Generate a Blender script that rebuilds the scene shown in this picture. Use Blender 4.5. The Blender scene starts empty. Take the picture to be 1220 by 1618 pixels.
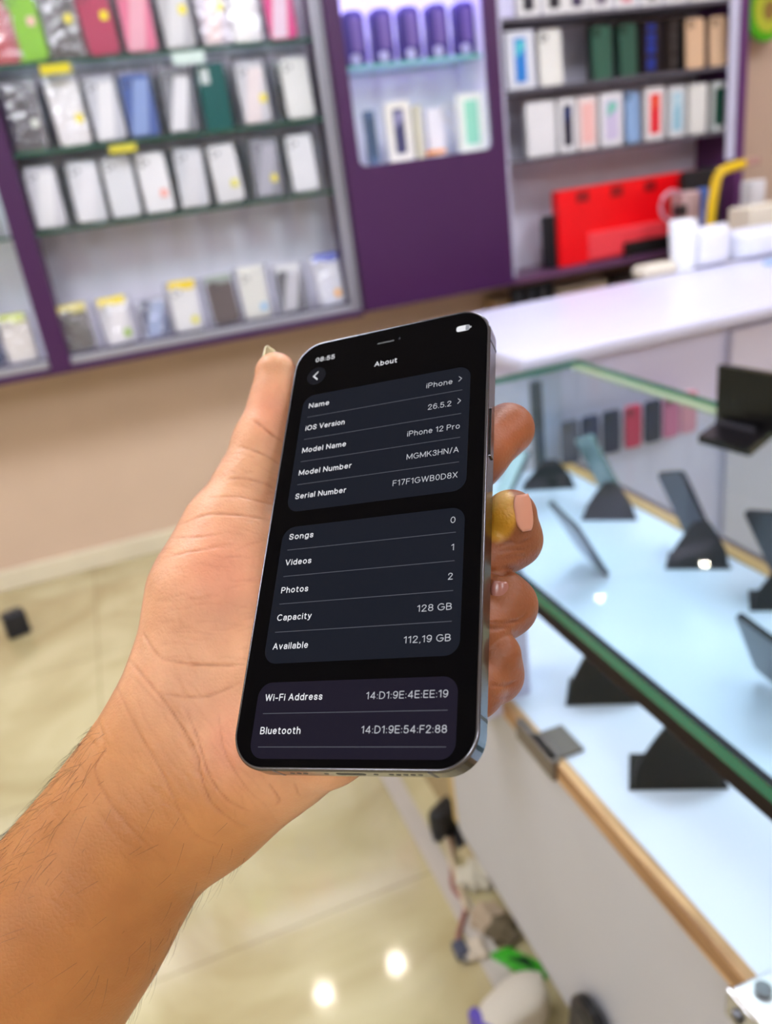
import bpy, bmesh, math, random
import numpy as np
from mathutils import Vector, Matrix
C = bpy.context.scene.collection
random.seed(7)

# ------------------------------------------------------------------ camera
W, H = 1220, 1618
CXp, CYp = 610.0, 809.0
FPX = 1268.87
YAW, PIT, ROL = -0.294828, -0.404084, -0.138056
RM = Matrix.Rotation(YAW, 3, 'Z') @ Matrix.Rotation(math.pi/2 + PIT, 3, 'X') @ Matrix.Rotation(ROL, 3, 'Z')
CAM = Vector((0, 0, 1.25))
cd = bpy.data.cameras.new('camera')
cam = bpy.data.objects.new('camera', cd); C.objects.link(cam)
cam.matrix_world = Matrix.Translation(CAM) @ RM.to_4x4()
cd.sensor_fit = 'VERTICAL'; cd.sensor_height = 36; cd.sensor_width = 36*W/H
cd.lens = FPX/H*36
cd.clip_start = .01; cd.clip_end = 50
cd.dof.use_dof = True; cd.dof.focus_distance = .232
cd.dof.aperture_fstop = cd.lens/2.95
bpy.context.scene.camera = cam

def ray(px, py):
    return RM @ Vector((px-CXp, -(py-CYp), -FPX))
def at(px, py, Y=None, Z=None, X=None):
    d = ray(px, py)
    if Y is not None: t = (Y-CAM.y)/d.y
    elif Z is not None: t = (Z-CAM.z)/d.z
    else: t = (X-CAM.x)/d.x
    return CAM + d*t

# ------------------------------------------------------------------ world, exposure
sc = bpy.context.scene
sc.view_settings.view_transform = 'Standard'; sc.view_settings.look = 'None'
sc.view_settings.gamma = 1.0; sc.view_settings.exposure = 0.0
w = bpy.data.worlds.new('world'); sc.world = w; w.use_nodes = True
w.node_tree.nodes['Background'].inputs[0].default_value = (.75, .8, 1, 1)
w.node_tree.nodes['Background'].inputs[1].default_value = .2

# ------------------------------------------------------------------ materials
def srgb(r, g, b):
    f = lambda c: (c/255/12.92) if c/255 <= .04045 else ((c/255+.055)/1.055)**2.4
    return (f(r), f(g), f(b), 1)
def newmat(name):
    m = bpy.data.materials.new(name); m.use_nodes = True
    nt = m.node_tree; nt.nodes.clear()
    out = nt.nodes.new('ShaderNodeOutputMaterial')
    return m, nt, out
MC = {}
def pm(col, rough=.5, metal=0, spec=.5, var=.06, scale=6, bump=0, bscale=60, coat=0, key=None):
    """procedural painted / plastic material with a faint noise variation of its own colour"""
    k = key or (tuple(col), rough, metal, spec, var, scale, bump, bscale, coat)
    if k in MC: return MC[k]
    m, nt, out = newmat('surface_%d' % len(MC)); N = nt.nodes.new; L = nt.links.new
    b = N('ShaderNodeBsdfPrincipled'); L(b.outputs[0], out.inputs[0])
    c = srgb(*col)
    tc = N('ShaderNodeTexCoord'); no = N('ShaderNodeTexNoise'); no.inputs['Scale'].default_value = scale; no.inputs['Detail'].default_value = 3
    L(tc.outputs['Object'], no.inputs['Vector'])
    r = N('ShaderNodeValToRGB'); L(no.outputs[0], r.inputs[0])
    r.color_ramp.elements[0].position = .3; r.color_ramp.elements[1].position = .7
    r.color_ramp.elements[0].color = (c[0]*(1-var), c[1]*(1-var), c[2]*(1-var), 1)
    r.color_ramp.elements[1].color = (min(1, c[0]*(1+var)), min(1, c[1]*(1+var)), min(1, c[2]*(1+var)), 1)
    L(r.outputs[0], b.inputs['Base Color'])
    b.inputs['Roughness'].default_value = rough; b.inputs['Metallic'].default_value = metal
    b.inputs['Specular IOR Level'].default_value = spec; b.inputs['Coat Weight'].default_value = coat
    b.inputs['Coat Roughness'].default_value = .05
    if bump:
        n2 = N('ShaderNodeTexNoise'); n2.inputs['Scale'].default_value = bscale; L(tc.outputs['Object'], n2.inputs['Vector'])
        bp = N('ShaderNodeBump'); bp.inputs['Strength'].default_value = bump; bp.inputs['Distance'].default_value = .002
        L(n2.outputs[0], bp.inputs['Height']); L(bp.outputs[0], b.inputs['Normal'])
    MC[k] = m; return m
def emi(name, col, s):
    m, nt, out = newmat(name); e = nt.nodes.new('ShaderNodeEmission')
    e.inputs[0].default_value = srgb(*col); e.inputs[1].default_value = s
    nt.links.new(e.outputs[0], out.inputs[0]); return m
def glassy(name, tint, refl=1.0, rough=.02, haze=0.0, hazecol=(235, 240, 245), ior=1.5, bump=0, bscale=30):
    """thin sheet glass or clear film: tinted transmission, fresnel mirror, a little milky haze"""
    m, nt, out = newmat(name); N = nt.nodes.new; L = nt.links.new
    t = N('ShaderNodeBsdfTransparent'); t.inputs[0].default_value = srgb(*tint)
    g = N('ShaderNodeBsdfGlossy'); g.inputs['Roughness'].default_value = rough
    fr = N('ShaderNodeFresnel'); fr.inputs[0].default_value = ior
    mu = N('ShaderNodeMath'); mu.operation = 'MULTIPLY'; mu.inputs[1].default_value = refl; mu.use_clamp = True
    ge = N('ShaderNodeNewGeometry'); inv = N('ShaderNodeMath'); inv.operation = 'SUBTRACT'; inv.inputs[0].default_value = 1; L(ge.outputs['Backfacing'], inv.inputs[1])
    m0_ = N('ShaderNodeMath'); m0_.operation = 'MULTIPLY'; L(fr.outputs[0], m0_.inputs[0]); L(inv.outputs[0], m0_.inputs[1]); L(m0_.outputs[0], mu.inputs[0])
    mx = N('ShaderNodeMixShader'); L(mu.outputs[0], mx.inputs[0])
    src = t.outputs[0]
    if haze:
        d = N('ShaderNodeBsdfDiffuse'); d.inputs[0].default_value = srgb(*hazecol)
        m2 = N('ShaderNodeMixShader'); m2.inputs[0].default_value = haze
        L(t.outputs[0], m2.inputs[1]); L(d.outputs[0], m2.inputs[2]); src = m2.outputs[0]
    L(src, mx.inputs[1]); L(g.outputs[0], mx.inputs[2]); L(mx.outputs[0], out.inputs[0])
    if bump:
        tc = N('ShaderNodeTexCoord'); n2 = N('ShaderNodeTexNoise'); n2.inputs['Scale'].default_value = bscale; L(tc.outputs['Object'], n2.inputs['Vector'])
        bp = N('ShaderNodeBump'); bp.inputs['Strength'].default_value = bump; bp.inputs['Distance'].default_value = .01
        L(n2.outputs[0], bp.inputs['Height']); L(bp.outputs[0], g.inputs['Normal']); L(bp.outputs[0], fr.inputs['Normal'])
    return m

# ------------------------------------------------------------------ mesh helpers
def link(name, bm, mats, parent=None, smooth=False):
    me = bpy.data.meshes.new(name)
    bmesh.ops.recalc_face_normals(bm, faces=bm.faces[:])
    bm.to_mesh(me); bm.free()
    if not isinstance(mats, (list, tuple)): mats = [mats]
    for m in mats: me.materials.append(m)
    if smooth:
        for p in me.polygons: p.use_smooth = True
    o = bpy.data.objects.new(name, me); C.objects.link(o)
    if parent: o.parent = parent
    return o
def abox(bm, x0, x1, y0, y1, z0, z1, bev=0, seg=2, rot=None, mi=0):
    r = bmesh.ops.create_cube(bm, size=1); vs = r['verts']
    for v in vs: v.co = Vector(((x0+x1)/2+v.co.x*(x1-x0), (y0+y1)/2+v.co.y*(y1-y0), (z0+z1)/2+v.co.z*(z1-z0)))
    fs = set(f for v in vs for f in v.link_faces)
    for f in fs: f.material_index = mi
    if bev:
        es = list(set(e for v in vs for e in v.link_edges))
        rr = bmesh.ops.bevel(bm, geom=es, offset=bev, segments=seg, affect='EDGES', profile=.5)
        vs = list(set([v for f in rr['faces'] for v in f.verts]) | set(v for v in vs if v.is_valid))
    if rot is not None:
        for v in set(vs): v.co = rot @ v.co
    return vs
def box(name, x0, x1, y0, y1, z0, z1, mat, parent=None, bev=0, seg=2):
    bm = bmesh.new(); abox(bm, x0, x1, y0, y1, z0, z1, bev, seg); return link(name, bm, mat, parent)
def rrect(w, h, r, n=6, ox=0, oy=0):
    pts = []
    for cx, cy, a0 in ((w/2-r, h/2-r, 0), (-w/2+r, h/2-r, 90), (-w/2+r, -h/2+r, 180), (w/2-r, -h/2+r, 270)):
        for i in range(n+1):
            a = math.radians(a0+90*i/n); pts.append((ox+cx+r*math.cos(a), oy+cy+r*math.sin(a)))
    return pts
def aslab(bm, pts, z0, z1, fn=None, mi=0, bev=0):
    """prism of a closed outline between z0 and z1; fn maps local (x,y,z) to where it goes"""
    fn = fn or (lambda x, y, z: (x, y, z))
    def ring(z, s=0):
        if s:
            cx = sum(p[0] for p in pts)/len(pts); cy = sum(p[1] for p in pts)/len(pts)
            out = []
            for p in pts:
                d = math.hypot(p[0]-cx, p[1]-cy); k = (d-s)/d
                out.append((cx+(p[0]-cx)*k, cy+(p[1]-cy)*k))
        else: out = pts
        return [bm.verts.new(fn(p[0], p[1], z)) for p in out]
    rings = [ring(z0, bev), ring(z0+bev), ring(z1-bev), ring(z1, bev)] if bev else [ring(z0), ring(z1)]
    n = len(pts); fs = []
    for a, b in zip(rings[:-1], rings[1:]):
        for i in range(n): fs.append(bm.faces.new((a[i], a[(i+1) % n], b[(i+1) % n], b[i])))
    fs.append(bm.faces.new(rings[0][::-1])); fs.append(bm.faces.new(rings[-1]))
    for f in fs: f.material_index = mi
def slab(name, pts, z0, z1, mat, parent=None, fn=None, bev=0, smooth=False):
    bm = bmesh.new(); aslab(bm, pts, z0, z1, fn, 0, bev); return link(name, bm, mat, parent, smooth)
XZ = lambda x, y, z: (x, -z, y)      # outline drawn upright, thickness towards the viewer side (-Y)
def atube(bm, pts, r, n=8, mi=0):
    pts = [Vector(p) for p in pts]; rings = []
    for i, p in enumerate(pts):
        t = (pts[min(i+1, len(pts)-1)]-pts[max(i-1, 0)]).normalized()
        u = t.cross(Vector((0, 0, 1)) if abs(t.z) < .9 else Vector((1, 0, 0))).normalized(); v = t.cross(u)
        rr = r[i] if isinstance(r, (list, tuple)) else r
        rings.append([bm.verts.new(p+(u*math.cos(2*math.pi*k/n)+v*math.sin(2*math.pi*k/n))*rr) for k in range(n)])
    for a, b in zip(rings[:-1], rings[1:]):
        for k in range(n): bm.faces.new((a[k], a[(k+1) % n], b[(k+1) % n], b[k])).material_index = mi
    bm.faces.new(rings[0]).material_index = mi; bm.faces.new(rings[-1][::-1]).material_index = mi
def tube(name, pts, r, mat, parent=None, n=8):
    bm = bmesh.new(); atube(bm, pts, r, n); return link(name, bm, mat, parent, True)
def spline(pts, n=8):
    pts = [Vector(p) for p in pts]; out = []
    P = [pts[0]]+pts+[pts[-1]]
    for i in range(1, len(P)-2):
        for k in range(n):
            t = k/n; a, b, c, d = P[i-1], P[i], P[i+1], P[i+2]
            out.append(.5*((2*b)+(-a+c)*t+(2*a-5*b+4*c-d)*t*t+(-a+3*b-3*c+d)*t**3))
    out.append(pts[-1]); return out
def lathe(name, prof, mat, parent=None, n=24, loc=(0, 0, 0)):
    bm = bmesh.new(); rings = []
    for r, z in prof:
        rings.append([bm.verts.new((loc[0]+r*math.cos(2*math.pi*k/n), loc[1]+r*math.sin(2*math.pi*k/n), loc[2]+z)) for k in range(n)])
    for a, b in zip(rings[:-1], rings[1:]):
        for k in range(n): bm.faces.new((a[k], a[(k+1) % n], b[(k+1) % n], b[k]))
    bm.faces.new(rings[0]); bm.faces.new(rings[-1])
    return link(name, bm, mat, parent, True)
def tag(o, label, cat, group=None, kind=None):
    if label: o['label'] = label
    if cat: o['category'] = cat
    if group: o['group'] = group
    if kind: o['kind'] = kind
    return o
def thing(name, label, cat, loc=(0, 0, 0), rz=0, group=None):
    o = bpy.data.objects.new(name, None); C.objects.link(o); o.location = loc; o.rotation_euler = (0, 0, rz)
    o.empty_display_size = .05
    return tag(o, label, cat, group)
def struct(o): o['kind'] = 'structure'; return o

# ================================================================== THE ROOM
def m_floor():
    m, nt, out = newmat('polished_tile'); N = nt.nodes.new; L = nt.links.new
    b = N('ShaderNodeBsdfPrincipled'); L(b.outputs[0], out.inputs[0])
    tc = N('ShaderNodeTexCoord')
    mp = N('ShaderNodeMapping'); L(tc.outputs['Object'], mp.inputs[0]); mp.inputs['Location'].default_value = (.27, .1, 0)
    br = N('ShaderNodeTexBrick'); br.offset = 0; br.inputs['Scale'].default_value = 1
    br.inputs['Brick Width'].default_value = .6; br.inputs['Row Height'].default_value = .6; br.inputs['Mortar Size'].default_value = .0025
    br.inputs['Color1'].default_value = (1, 1, 1, 1); br.inputs['Color2'].default_value = (.95, .95, .95, 1); br.inputs['Mortar'].default_value = (.72, .7, .66, 1)
    L(mp.outputs[0], br.inputs['Vector'])
    no = N('ShaderNodeTexNoise'); no.inputs['Scale'].default_value = 2.6; no.inputs['Detail'].default_value = 6; no.inputs['Distortion'].default_value = 1.2
    L(tc.outputs['Object'], no.inputs['Vector'])
    r = N('ShaderNodeValToRGB'); L(no.outputs[0], r.inputs[0])
    r.color_ramp.elements[0].position = .33; r.color_ramp.elements[0].color = srgb(176, 160, 116)
    r.color_ramp.elements[1].position = .62; r.color_ramp.elements[1].color = srgb(204, 193, 152)
    mx = N('ShaderNodeMix'); mx.data_type = 'RGBA'; mx.blend_type = 'MULTIPLY'; mx.inputs[0].default_value = 1
    L(r.outputs[0], mx.inputs[6]); L(br.outputs[0], mx.inputs[7]); L(mx.outputs[2], b.inputs['Base Color'])
    b.inputs['Roughness'].default_value = .08; b.inputs['Specular IOR Level'].default_value = 1.0
    return m
struct(box('floor', -3, 3.6, -3, 3.0, -.05, 0, m_floor()))
wallm = pm((214, 188, 164), .75, var=.04, scale=3)
struct(box('wall_back', -3, 3.6, 3.0, 3.1, -.05, 2.7, wallm))
struct(box('wall_left', -3.1, -3, -3, 3.1, -.05, 2.7, pm((205, 190, 170), .8)))
struct(box('wall_right', 3.6, 3.7, -3, 3.1, -.05, 2.7, pm((200, 165, 150), .8)))
struct(box('wall_front', -3.1, 3.7, -3.1, -3, -.05, 2.7, pm((205, 190, 170), .8)))
struct(box('ceiling', -3.1, 3.7, -3.1, 3.1, 2.6, 2.7, pm((205, 200, 205), .8)))
bm = bmesh.new()
abox(bm, -3, .8, 2.975, 3.0, .0, .075, .004); struct(link('baseboard_back', bm, pm((226, 216, 190), .3)))
# strip of paler floor stone along the counter
struct(box('trim_1', .325, .362, -.6, 2.2, 0, .004, pm((190, 182, 172), .25)))

# lamps of the ceiling
LEDW = emi('led_panel_light', (244, 247, 255), 23)
n = 0
for x, y, where in ((-1.9, 1.6, 'nearest the left wall'), (-.45, 1.35, 'left of centre before the phone case cabinet'), (.95, 1.3, 'above the far end of the glass showcase'), (2.4, 1.1, 'above the seller side at right'),
                (-2.2, -.6, 'left behind the viewer'), (2.3, -.6, 'right behind the viewer'), (-.6, -1.4, 'behind the viewer'), (1.1, -1.8, 'farthest behind the viewer')):
    t = thing('ceiling_light', 'square white ceiling panel light, '+where, 'ceiling light', (x, y, 2.6), group='ceiling panel lights')
    bm = bmesh.new()
    for a in ((-.32, -.3, -.32, .32), (.3, .32, -.32, .32), (-.3, .3, -.32, -.3), (-.3, .3, .3, .32)): abox(bm, a[0], a[1], a[2], a[3], -.02, 0)
    link('frame', bm, pm((235, 235, 235), .4), t)
    box('diffuser', -.3, .3, -.3, .3, -.014, -.002, LEDW, t)

# canopy over the wall cabinets with small round downlights
can = thing('canopy', 'white canopy box running along the top of the wall cabinets', 'canopy', (0, 0, 0))
box('panel', -1.6, 2.6, 2.48, 2.998, 2.205, 2.3, pm((214, 208, 220), .5), can, .003)
SPOT = emi('downlight_glow', (255, 246, 228), 260)
for i, x in enumerate((-.75, .18, .54, 1.1, 1.7, 2.25)):
    t = thing('downlight', 'small round downlight under the cabinet canopy, %s from the left' % ['first', 'second', 'third', 'fourth', 'fifth', 'sixth'][i], 'downlight', (x, 2.62, 2.205), group='canopy downlights')
    lathe('ring', [(.045, 0), (.047, -.004), (.036, -.008), (.034, -.002)], pm((220, 220, 220), .3), t)
    lathe('bulb', [(.017, -.002), (.017, -.006), (.009, -.009)], SPOT, t)

# ------------------------------------------------------------------ packet builder
CLEAR = [glassy('clear_film_%d' % i, (252, 252, 254), 5.5, .06, .06, (225, 228, 236), 1.45, 1.0, 22+14*i) for i in range(2)]
def bag_bm(w, h, d, seed):
    rnd = random.Random(seed); bm = bmesh.new(); nx, nz = 12, 20
    ph = [(rnd.uniform(20, 90), rnd.uniform(20, 90), rnd.uniform(0, 6)) for _ in range(6)]
    def off(x, z, s):
        v = sum(math.sin(a*x+b*z+c+s*3) for a, b, c in ph)/6
        return v
    sides = []
    for s in (1, -1):
        g = []
        for j in range(nz+1):
            row = []
            for i in range(nx+1):
                u = i/nx*2-1; v = j/nz
                e = (1-abs(u)**4)*(1-abs(v*2-1)**6)
                x = u*w/2*(1+.02*off(u, v*3, s)); z = v*h
                row.append(bm.verts.new((x, -s*(d/2*e**.6+.003*e*off(x*1.4, z, s)), z)))
            g.append(row)
        for j in range(nz):
            for i in range(nx): bm.faces.new((g[j][i], g[j][i+1], g[j+1][i+1], g[j+1][i]))
    bmesh.ops.remove_doubles(bm, verts=bm.verts[:], dist=.0004)
    return bm
def phone_case(parent, w, h, mat, z0=.008, lens=(40, 40, 44), y=0, tilt=0, nm='phone_case'):
    """soft phone case with raised camera island"""
    bm = bmesh.new()
    T = lambda x, yy, z: (x, y-z, z0+h/2+yy)
    aslab(bm, rrect(w, h, .016, 5), -.0045, .0045, T, 0, .0015)
    o = link(nm, bm, mat, parent, False)
    bm = bmesh.new(); s = w*.38
    aslab(bm, rrect(s, s, .006, 4, -w/2+s*.72, h/2-s*.72), .004, .0065, T, 0, .0006)
    isl = link('camera_island', bm, mat, o)
    bm = bmesh.new()
    for dx, dy in ((-.25, .25), (-.25, -.25), (.25, 0)):
        aslab(bm, [(-w/2+s*.72+dx*s+.0045*math.cos(a*.7854), h/2-s*.72+dy*s+.0045*math.sin(a*.7854)) for a in range(8)], .0064, .0078, T)
    link('camera_hole', bm, pm(lens, .3), o)
    return o
def packet(x, y, z, h, w, casecol, label, seed, group, sticker=None, header=None, lean=.06, roll=0, second=None, spos=(.3, .38), bagh=None, metal=0):
    t = thing('phone_case_packet', label, 'phone case', (x, y, z), group=group)
    t.rotation_euler = (-lean, roll, 0)
    d = .02
    link('clear_bag', bag_bm(w, h, d, seed), CLEAR[seed % 2], t, True)
    ch = min(.172, h*.9); cw = min(.088, w*.84)
    rng = random.Random(seed*3+1)
    phone_case(t, cw, ch, pm(casecol, .42, metal, var=.05), z0=.007, lens=(70, 70, 76) if sum(casecol) > 380 else (25, 25, 30))
    if second:
        bm = bmesh.new()
        aslab(bm, [(-cw*.45, ch*.02), (cw*.1, ch*.02), (cw*.45, ch*.9), (-cw*.05, ch*.9)], .0052, .0066, lambda a, b, c: (a, -c, .008+b))
        link('paper_insert', bm, pm(second, .5), t)
    if sticker:
        bm = bmesh.new(); s = .02
        aslab(bm, rrect(s, s*1.1, .003, 3, spos[0]*cw, .01+spos[1]*ch), .0105, .0115, lambda a, b, c: (a, -c, b))
        link('price_sticker', bm, pm(sticker, .45), t)
    if header:
        bm = bmesh.new(); aslab(bm, rrect(w*.72, .028, .004, 3, 0, h*.93), .0, .004, lambda a, b, c: (a, -c-.002, b))
        link('header_card', bm, pm(header, .5), t)
    return t

# ================================================================== LEFT DISPLAY CABINET
PURPLE = pm((64, 20, 75), .42, spec=.5, var=.05, scale=2)
ALU = pm((176, 178, 190), .35, .6, var=.04)
BACKW = None
def m_back():
    m, nt, out = newmat('ribbed_white_panel'); N = nt.nodes.new; L = nt.links.new
    b = N('ShaderNodeBsdfPrincipled'); L(b.outputs[0], out.inputs[0]); b.inputs['Base Color'].default_value = srgb(236, 234, 252)
    b.inputs['Roughness'].default_value = .5
    tc = N('ShaderNodeTexCoord'); wv = N('ShaderNodeTexWave'); wv.inputs['Scale'].default_value = 2.2; wv.bands_direction = 'X'
    L(tc.outputs['Object'], wv.inputs[0]); bp = N('ShaderNodeBump'); bp.inputs['Strength'].default_value = .6; bp.inputs['Distance'].default_value = .02
    L(wv.outputs[1], bp.inputs['Height']); L(bp.outputs[0], b.inputs['Normal']); return m
BACKW = m_back()
SHELFG = glassy('shelf_glass', (238, 250, 245), 1, .03)
GREENEDGE = pm((40, 92, 78), .15, spec=.7, key='greenedge')
def glass_shelf(x0, x1, y0, y1, z, parent, th=.008, edge=None):
    bm = bmesh.new(); abox(bm, x0, x1, y0, y1, z-th, z)
    for f in bm.faces:
        if abs(f.normal.z) < .5: f.material_index = 1
    return link('glass_shelf', bm, [SHELFG, edge or GREENEDGE], parent)
CABL = emi('cabinet_led', (244, 246, 255), 26)
YF = 2.75
def carcass(x0, x1, t, z0=.775, z1=2.2, trim=.022, back=BACKW):
    box('back_panel', x0, x1, 2.975, 2.998, z0, z1, back, t)
    bm = bmesh.new()
    abox(bm, x0, x1, YF, 2.975, z0, z0+trim, .002); link('base_board', bm, PURPLE, t)
    box('top_board', x0, x1, YF, 2.975, z1-.03, z1, PURPLE, t)
    box('strip_shield', x0, x1, YF-.002, YF+.012, z1-.14, z1-.03, PURPLE, t)  # unseen board added to keep the light strip out of reflections
# main bay
cab = thing('display_cabinet', 'wall display cabinet with glass shelves packed with phone case packets', 'display cabinet', (0, 0, 0))
carcass(-.135, .856, cab)
bm = bmesh.new(); abox(bm, -.2, -.135, YF-.005, 2.975, .775, 2.2, .003); link('side_post', bm, PURPLE, cab)
bm = bmesh.new(); abox(bm, -.135, .815, YF+.004, YF+.03, .797, .82, .003); link('door_track', bm, ALU, cab)
bm = bmesh.new(); abox(bm, .815, .832, YF, YF+.02, .797, 2.17, .002); link('side_track', bm, ALU, cab); bm = bmesh.new(); abox(bm, .838, .853, YF+.004, YF+.03, .797, 2.17, .002); link('side_track', bm, ALU, cab)
for z in (1.64, 1.415, 1.197): glass_shelf(-.135, .815, YF+.012, 2.96, z, cab)
box('light_strip', -.1, .8, YF+.02, YF+.05, 2.13, 2.15, CABL, cab)
# left bay
cabl = thing('display_cabinet', 'far left bay of the wall display, cut by the photo edge', 'display cabinet', (0, 0, 0))
carcass(-1.3, -.2, cabl)
bm = bmesh.new(); abox(bm, -1.3, -.2, YF+.004, YF+.03, .797, .82, .003); link('door_track', bm, ALU, cabl)
for z in (1.64, 1.415, 1.197): glass_shelf(-1.3, -.2, YF+.012, 2.96, z, cabl)
box('light_strip', -1.2, -.25, YF+.02, YF+.05, 2.13, 2.15, CABL, cabl)

YP = 2.795
G1, G2, G3, G4 = ['phone case packets on the %s of the left cabinet' % s for s in ('top visible shelf', 'second shelf', 'third shelf', 'bottom')]
def X_at(px, py): return at(px, py, Y=YP).x
row1 = [(5, (190, 30, 60), None, None, 'red phone case packet at the left edge of the top shelf'),
        (48, (150, 214, 30), (236, 190, 180), None, 'lime green phone case packet on the top shelf'),
        (105, (44, 42, 56), (232, 220, 60), None, 'dark phone case packet with yellow band on the top shelf'),
        (165, (196, 40, 92), (240, 220, 30), None, 'magenta phone case packet with yellow sticker on the top shelf'),
        (225, (242, 130, 165), None, (250, 190, 205), 'light pink phone case packet on the top shelf'),
        (285, (206, 206, 208), (240, 226, 40), (240, 240, 240), 'silvery phone case packet with yellow sticker right of the pink one'),
        (345, (190, 182, 200), (232, 220, 40), (235, 215, 215), 'grey lilac phone case packet with yellow sticker on the top shelf'),
        (392, (232, 234, 238), None, (250, 250, 250), 'white phone case packet third from right on the top shelf'),
        (450, (240, 60, 150), None, (250, 225, 240), 'hot pink phone case packet at right end of the top shelf')]
for i, (px, col, st, sec, lab) in enumerate(row1):
    packet(X_at(px, 60 if px > 240 else 75), YP, 1.641, .2, .108, col, lab, 11+i, G1, st, None, .05, random.uniform(-.04, .04), sec, (.25, .55))
row2 = [(28, (34, 40, 66), (214, 220, 214), None, 'navy phone case packet at the left edge of the second shelf'),
        (102, (236, 236, 240), (236, 220, 30), None, 'white phone case packet with yellow sticker, left half of second shelf'),
        (162, (214, 216, 224), None, (250, 250, 252), 'white phone case packet with dark edges on the second shelf'),
        (217, (66, 100, 176), None, (150, 176, 226), 'blue phone case packet on the second shelf'),
        (280, (150, 152, 160), None, (246, 246, 248), 'grey phone case packet with white diagonal insert on the second shelf'),
        (402, (222, 222, 226), (236, 222, 40), (250, 238, 236), 'whitish phone case packet with yellow sticker right of the teal case'),
        (472, (240, 241, 236), None, None, 'plain white phone case packet at right end of the second shelf')]
for i, (px, col, st, sec, lab) in enumerate(row2):
    packet(X_at(px, 150), YP, 1.416, .195, .108, col, lab, 31+i, G2, st, None, .05, random.uniform(-.03, .05), sec)
tealbox = thing('phone_case_box', 'dark teal phone case box on the second shelf between packets', 'phone case', (X_at(338, 150), YP, 1.416), group=G2)
box('box', -.042, .042, -.012, .012, 0, .185, pm((4, 84, 84), .3), tealbox, .004)
box('window', -.034, -.006, -.0135, -.0115, .13, .172, pm((196, 206, 208), .3), tealbox, .0005)
row3 = [(65, (226, 226, 232), None, (250, 250, 252), 'white phone case packet at left end of the third shelf'),
        (132, (232, 234, 238), None, (245, 245, 248), 'white phone case packet with dark foot, second on the third shelf'),
        (190, (238, 240, 243), None, None, 'white phone case packet with grey top, third on the third shelf'),
        (246, (250, 250, 252), (244, 170, 160), None, 'bright white phone case packet with small red mark on the third shelf'),
        (303, (226, 228, 232), None, (236, 236, 238), 'greyish white phone case packet mid third shelf'),
        (362, (240, 240, 240), (226, 220, 70), None, 'white phone case packet with yellow sticker on the third shelf'),
        (424, (158, 158, 168), (230, 216, 80), (190, 190, 200), 'grey phone case packet with yellow sticker on the third shelf'),
        (484, (240, 241, 242), None, None, 'narrow white phone case packet at right end of the third shelf')]
for i, (px, col, st, sec, lab) in enumerate(row3):
    packet(X_at(px, 290), YP, 1.198, .19, .104, col, lab, 51+i, G3, st, None, .05, random.uniform(-.04, .04), sec, (.22, .3))
row4 = [(115, (74, 74, 82), None, None, (226, 214, 110), 'dark phone case packet with pale yellow header, left end of the bottom row', .15),
        (180, (212, 214, 222), (150, 190, 40), (240, 240, 246), (246, 224, 20), 'whitish phone case packet with bright yellow header and green tab', .15),
        (240, (66, 84, 126), None, (150, 170, 214), None, 'blue phone case packet in the bottom row', .13),
        (290, (244, 244, 244), (226, 220, 60), None, (246, 218, 20), 'white phone case packet with yellow header in the bottom row', .165),
        (352, (104, 88, 84), None, None, (164, 176, 168), 'brown phone case packet with grey green header in the bottom row', .165),
        (402, (240, 240, 232), (140, 190, 230), None, (232, 232, 226), 'cream white phone case packet in the bottom row', .175),
        (460, (120, 120, 126), None, (214, 214, 220), (226, 228, 232), 'grey and black phone case packet in the bottom row', .16),
        (522, (226, 230, 242), (250, 176, 10), None, (32, 70, 196), 'white packet with blue header and orange label, right end of bottom row', .175)]
for i, (px, col, st, sec, hd, lab, hh) in enumerate(row4):
    p = packet(X_at(px, 500-px*.1), YP, .822, hh, .118, col, lab, 71+i, G4, st, hd, .1, random.uniform(-.05, .03), sec, (.25, .2))
for i, (x, z, col, sec, hd, lab, hh) in enumerate((
        (-.27, .822, (230, 226, 224), None, (200, 214, 90), 'pale packet nearest the purple post in the far left bay', .15),
        (-.37, .822, (50, 66, 110), (190, 200, 230), (150, 196, 90), 'navy packet at the photo edge in the far left bay bottom', .15),
        (-.275, 1.198, (236, 236, 236), None, None, 'white packet at the photo edge on the shelf left of the purple post', .19))):
    packet(x, YP, z, hh, .1, col, lab, 91+i, 'packets in the far left bay', None, hd, .08, 0, sec)
for zz, hh, g_, nm, pys in ((1.641, .19, G1, 'top visible', 60), (1.416, .185, G2, 'second', 150), (1.198, .18, G3, 'third', 290)):
    for i in range(8):
        packet(-.085+.119*i, 2.885, zz, hh, .104, [(96, 98, 108), (60, 62, 74), (150, 150, 158)][(i*5+int(zz*10)) % 3], 'dark grey packet, %s from left in the back row, %s shelf' % (['first', 'second', 'third', 'fourth', 'fifth', 'sixth', 'seventh', 'last'][i], nm), 120+i, 'back row packets on the %s shelf' % nm, None, None, .03)
# little price cards hanging on the shelf edges
tag(box('shelf_card', .0, .085, YF+.004, YF+.008, 1.607, 1.632, pm((214, 200, 30), .5)), 'yellow price card on the upper glass shelf edge, left', 'price card')
tag(box('shelf_card', .375, .47, YF+.004, YF+.008, 1.6, 1.632, pm((200, 220, 216), .5)), 'pale green price card on the upper glass shelf edge, centre', 'price card')
tag(box('shelf_card', .135, .215, YF+.004, YF+.008, 1.385, 1.407, pm((206, 196, 60), .5)), 'olive yellow price card on the second glass shelf edge', 'price card')

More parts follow.
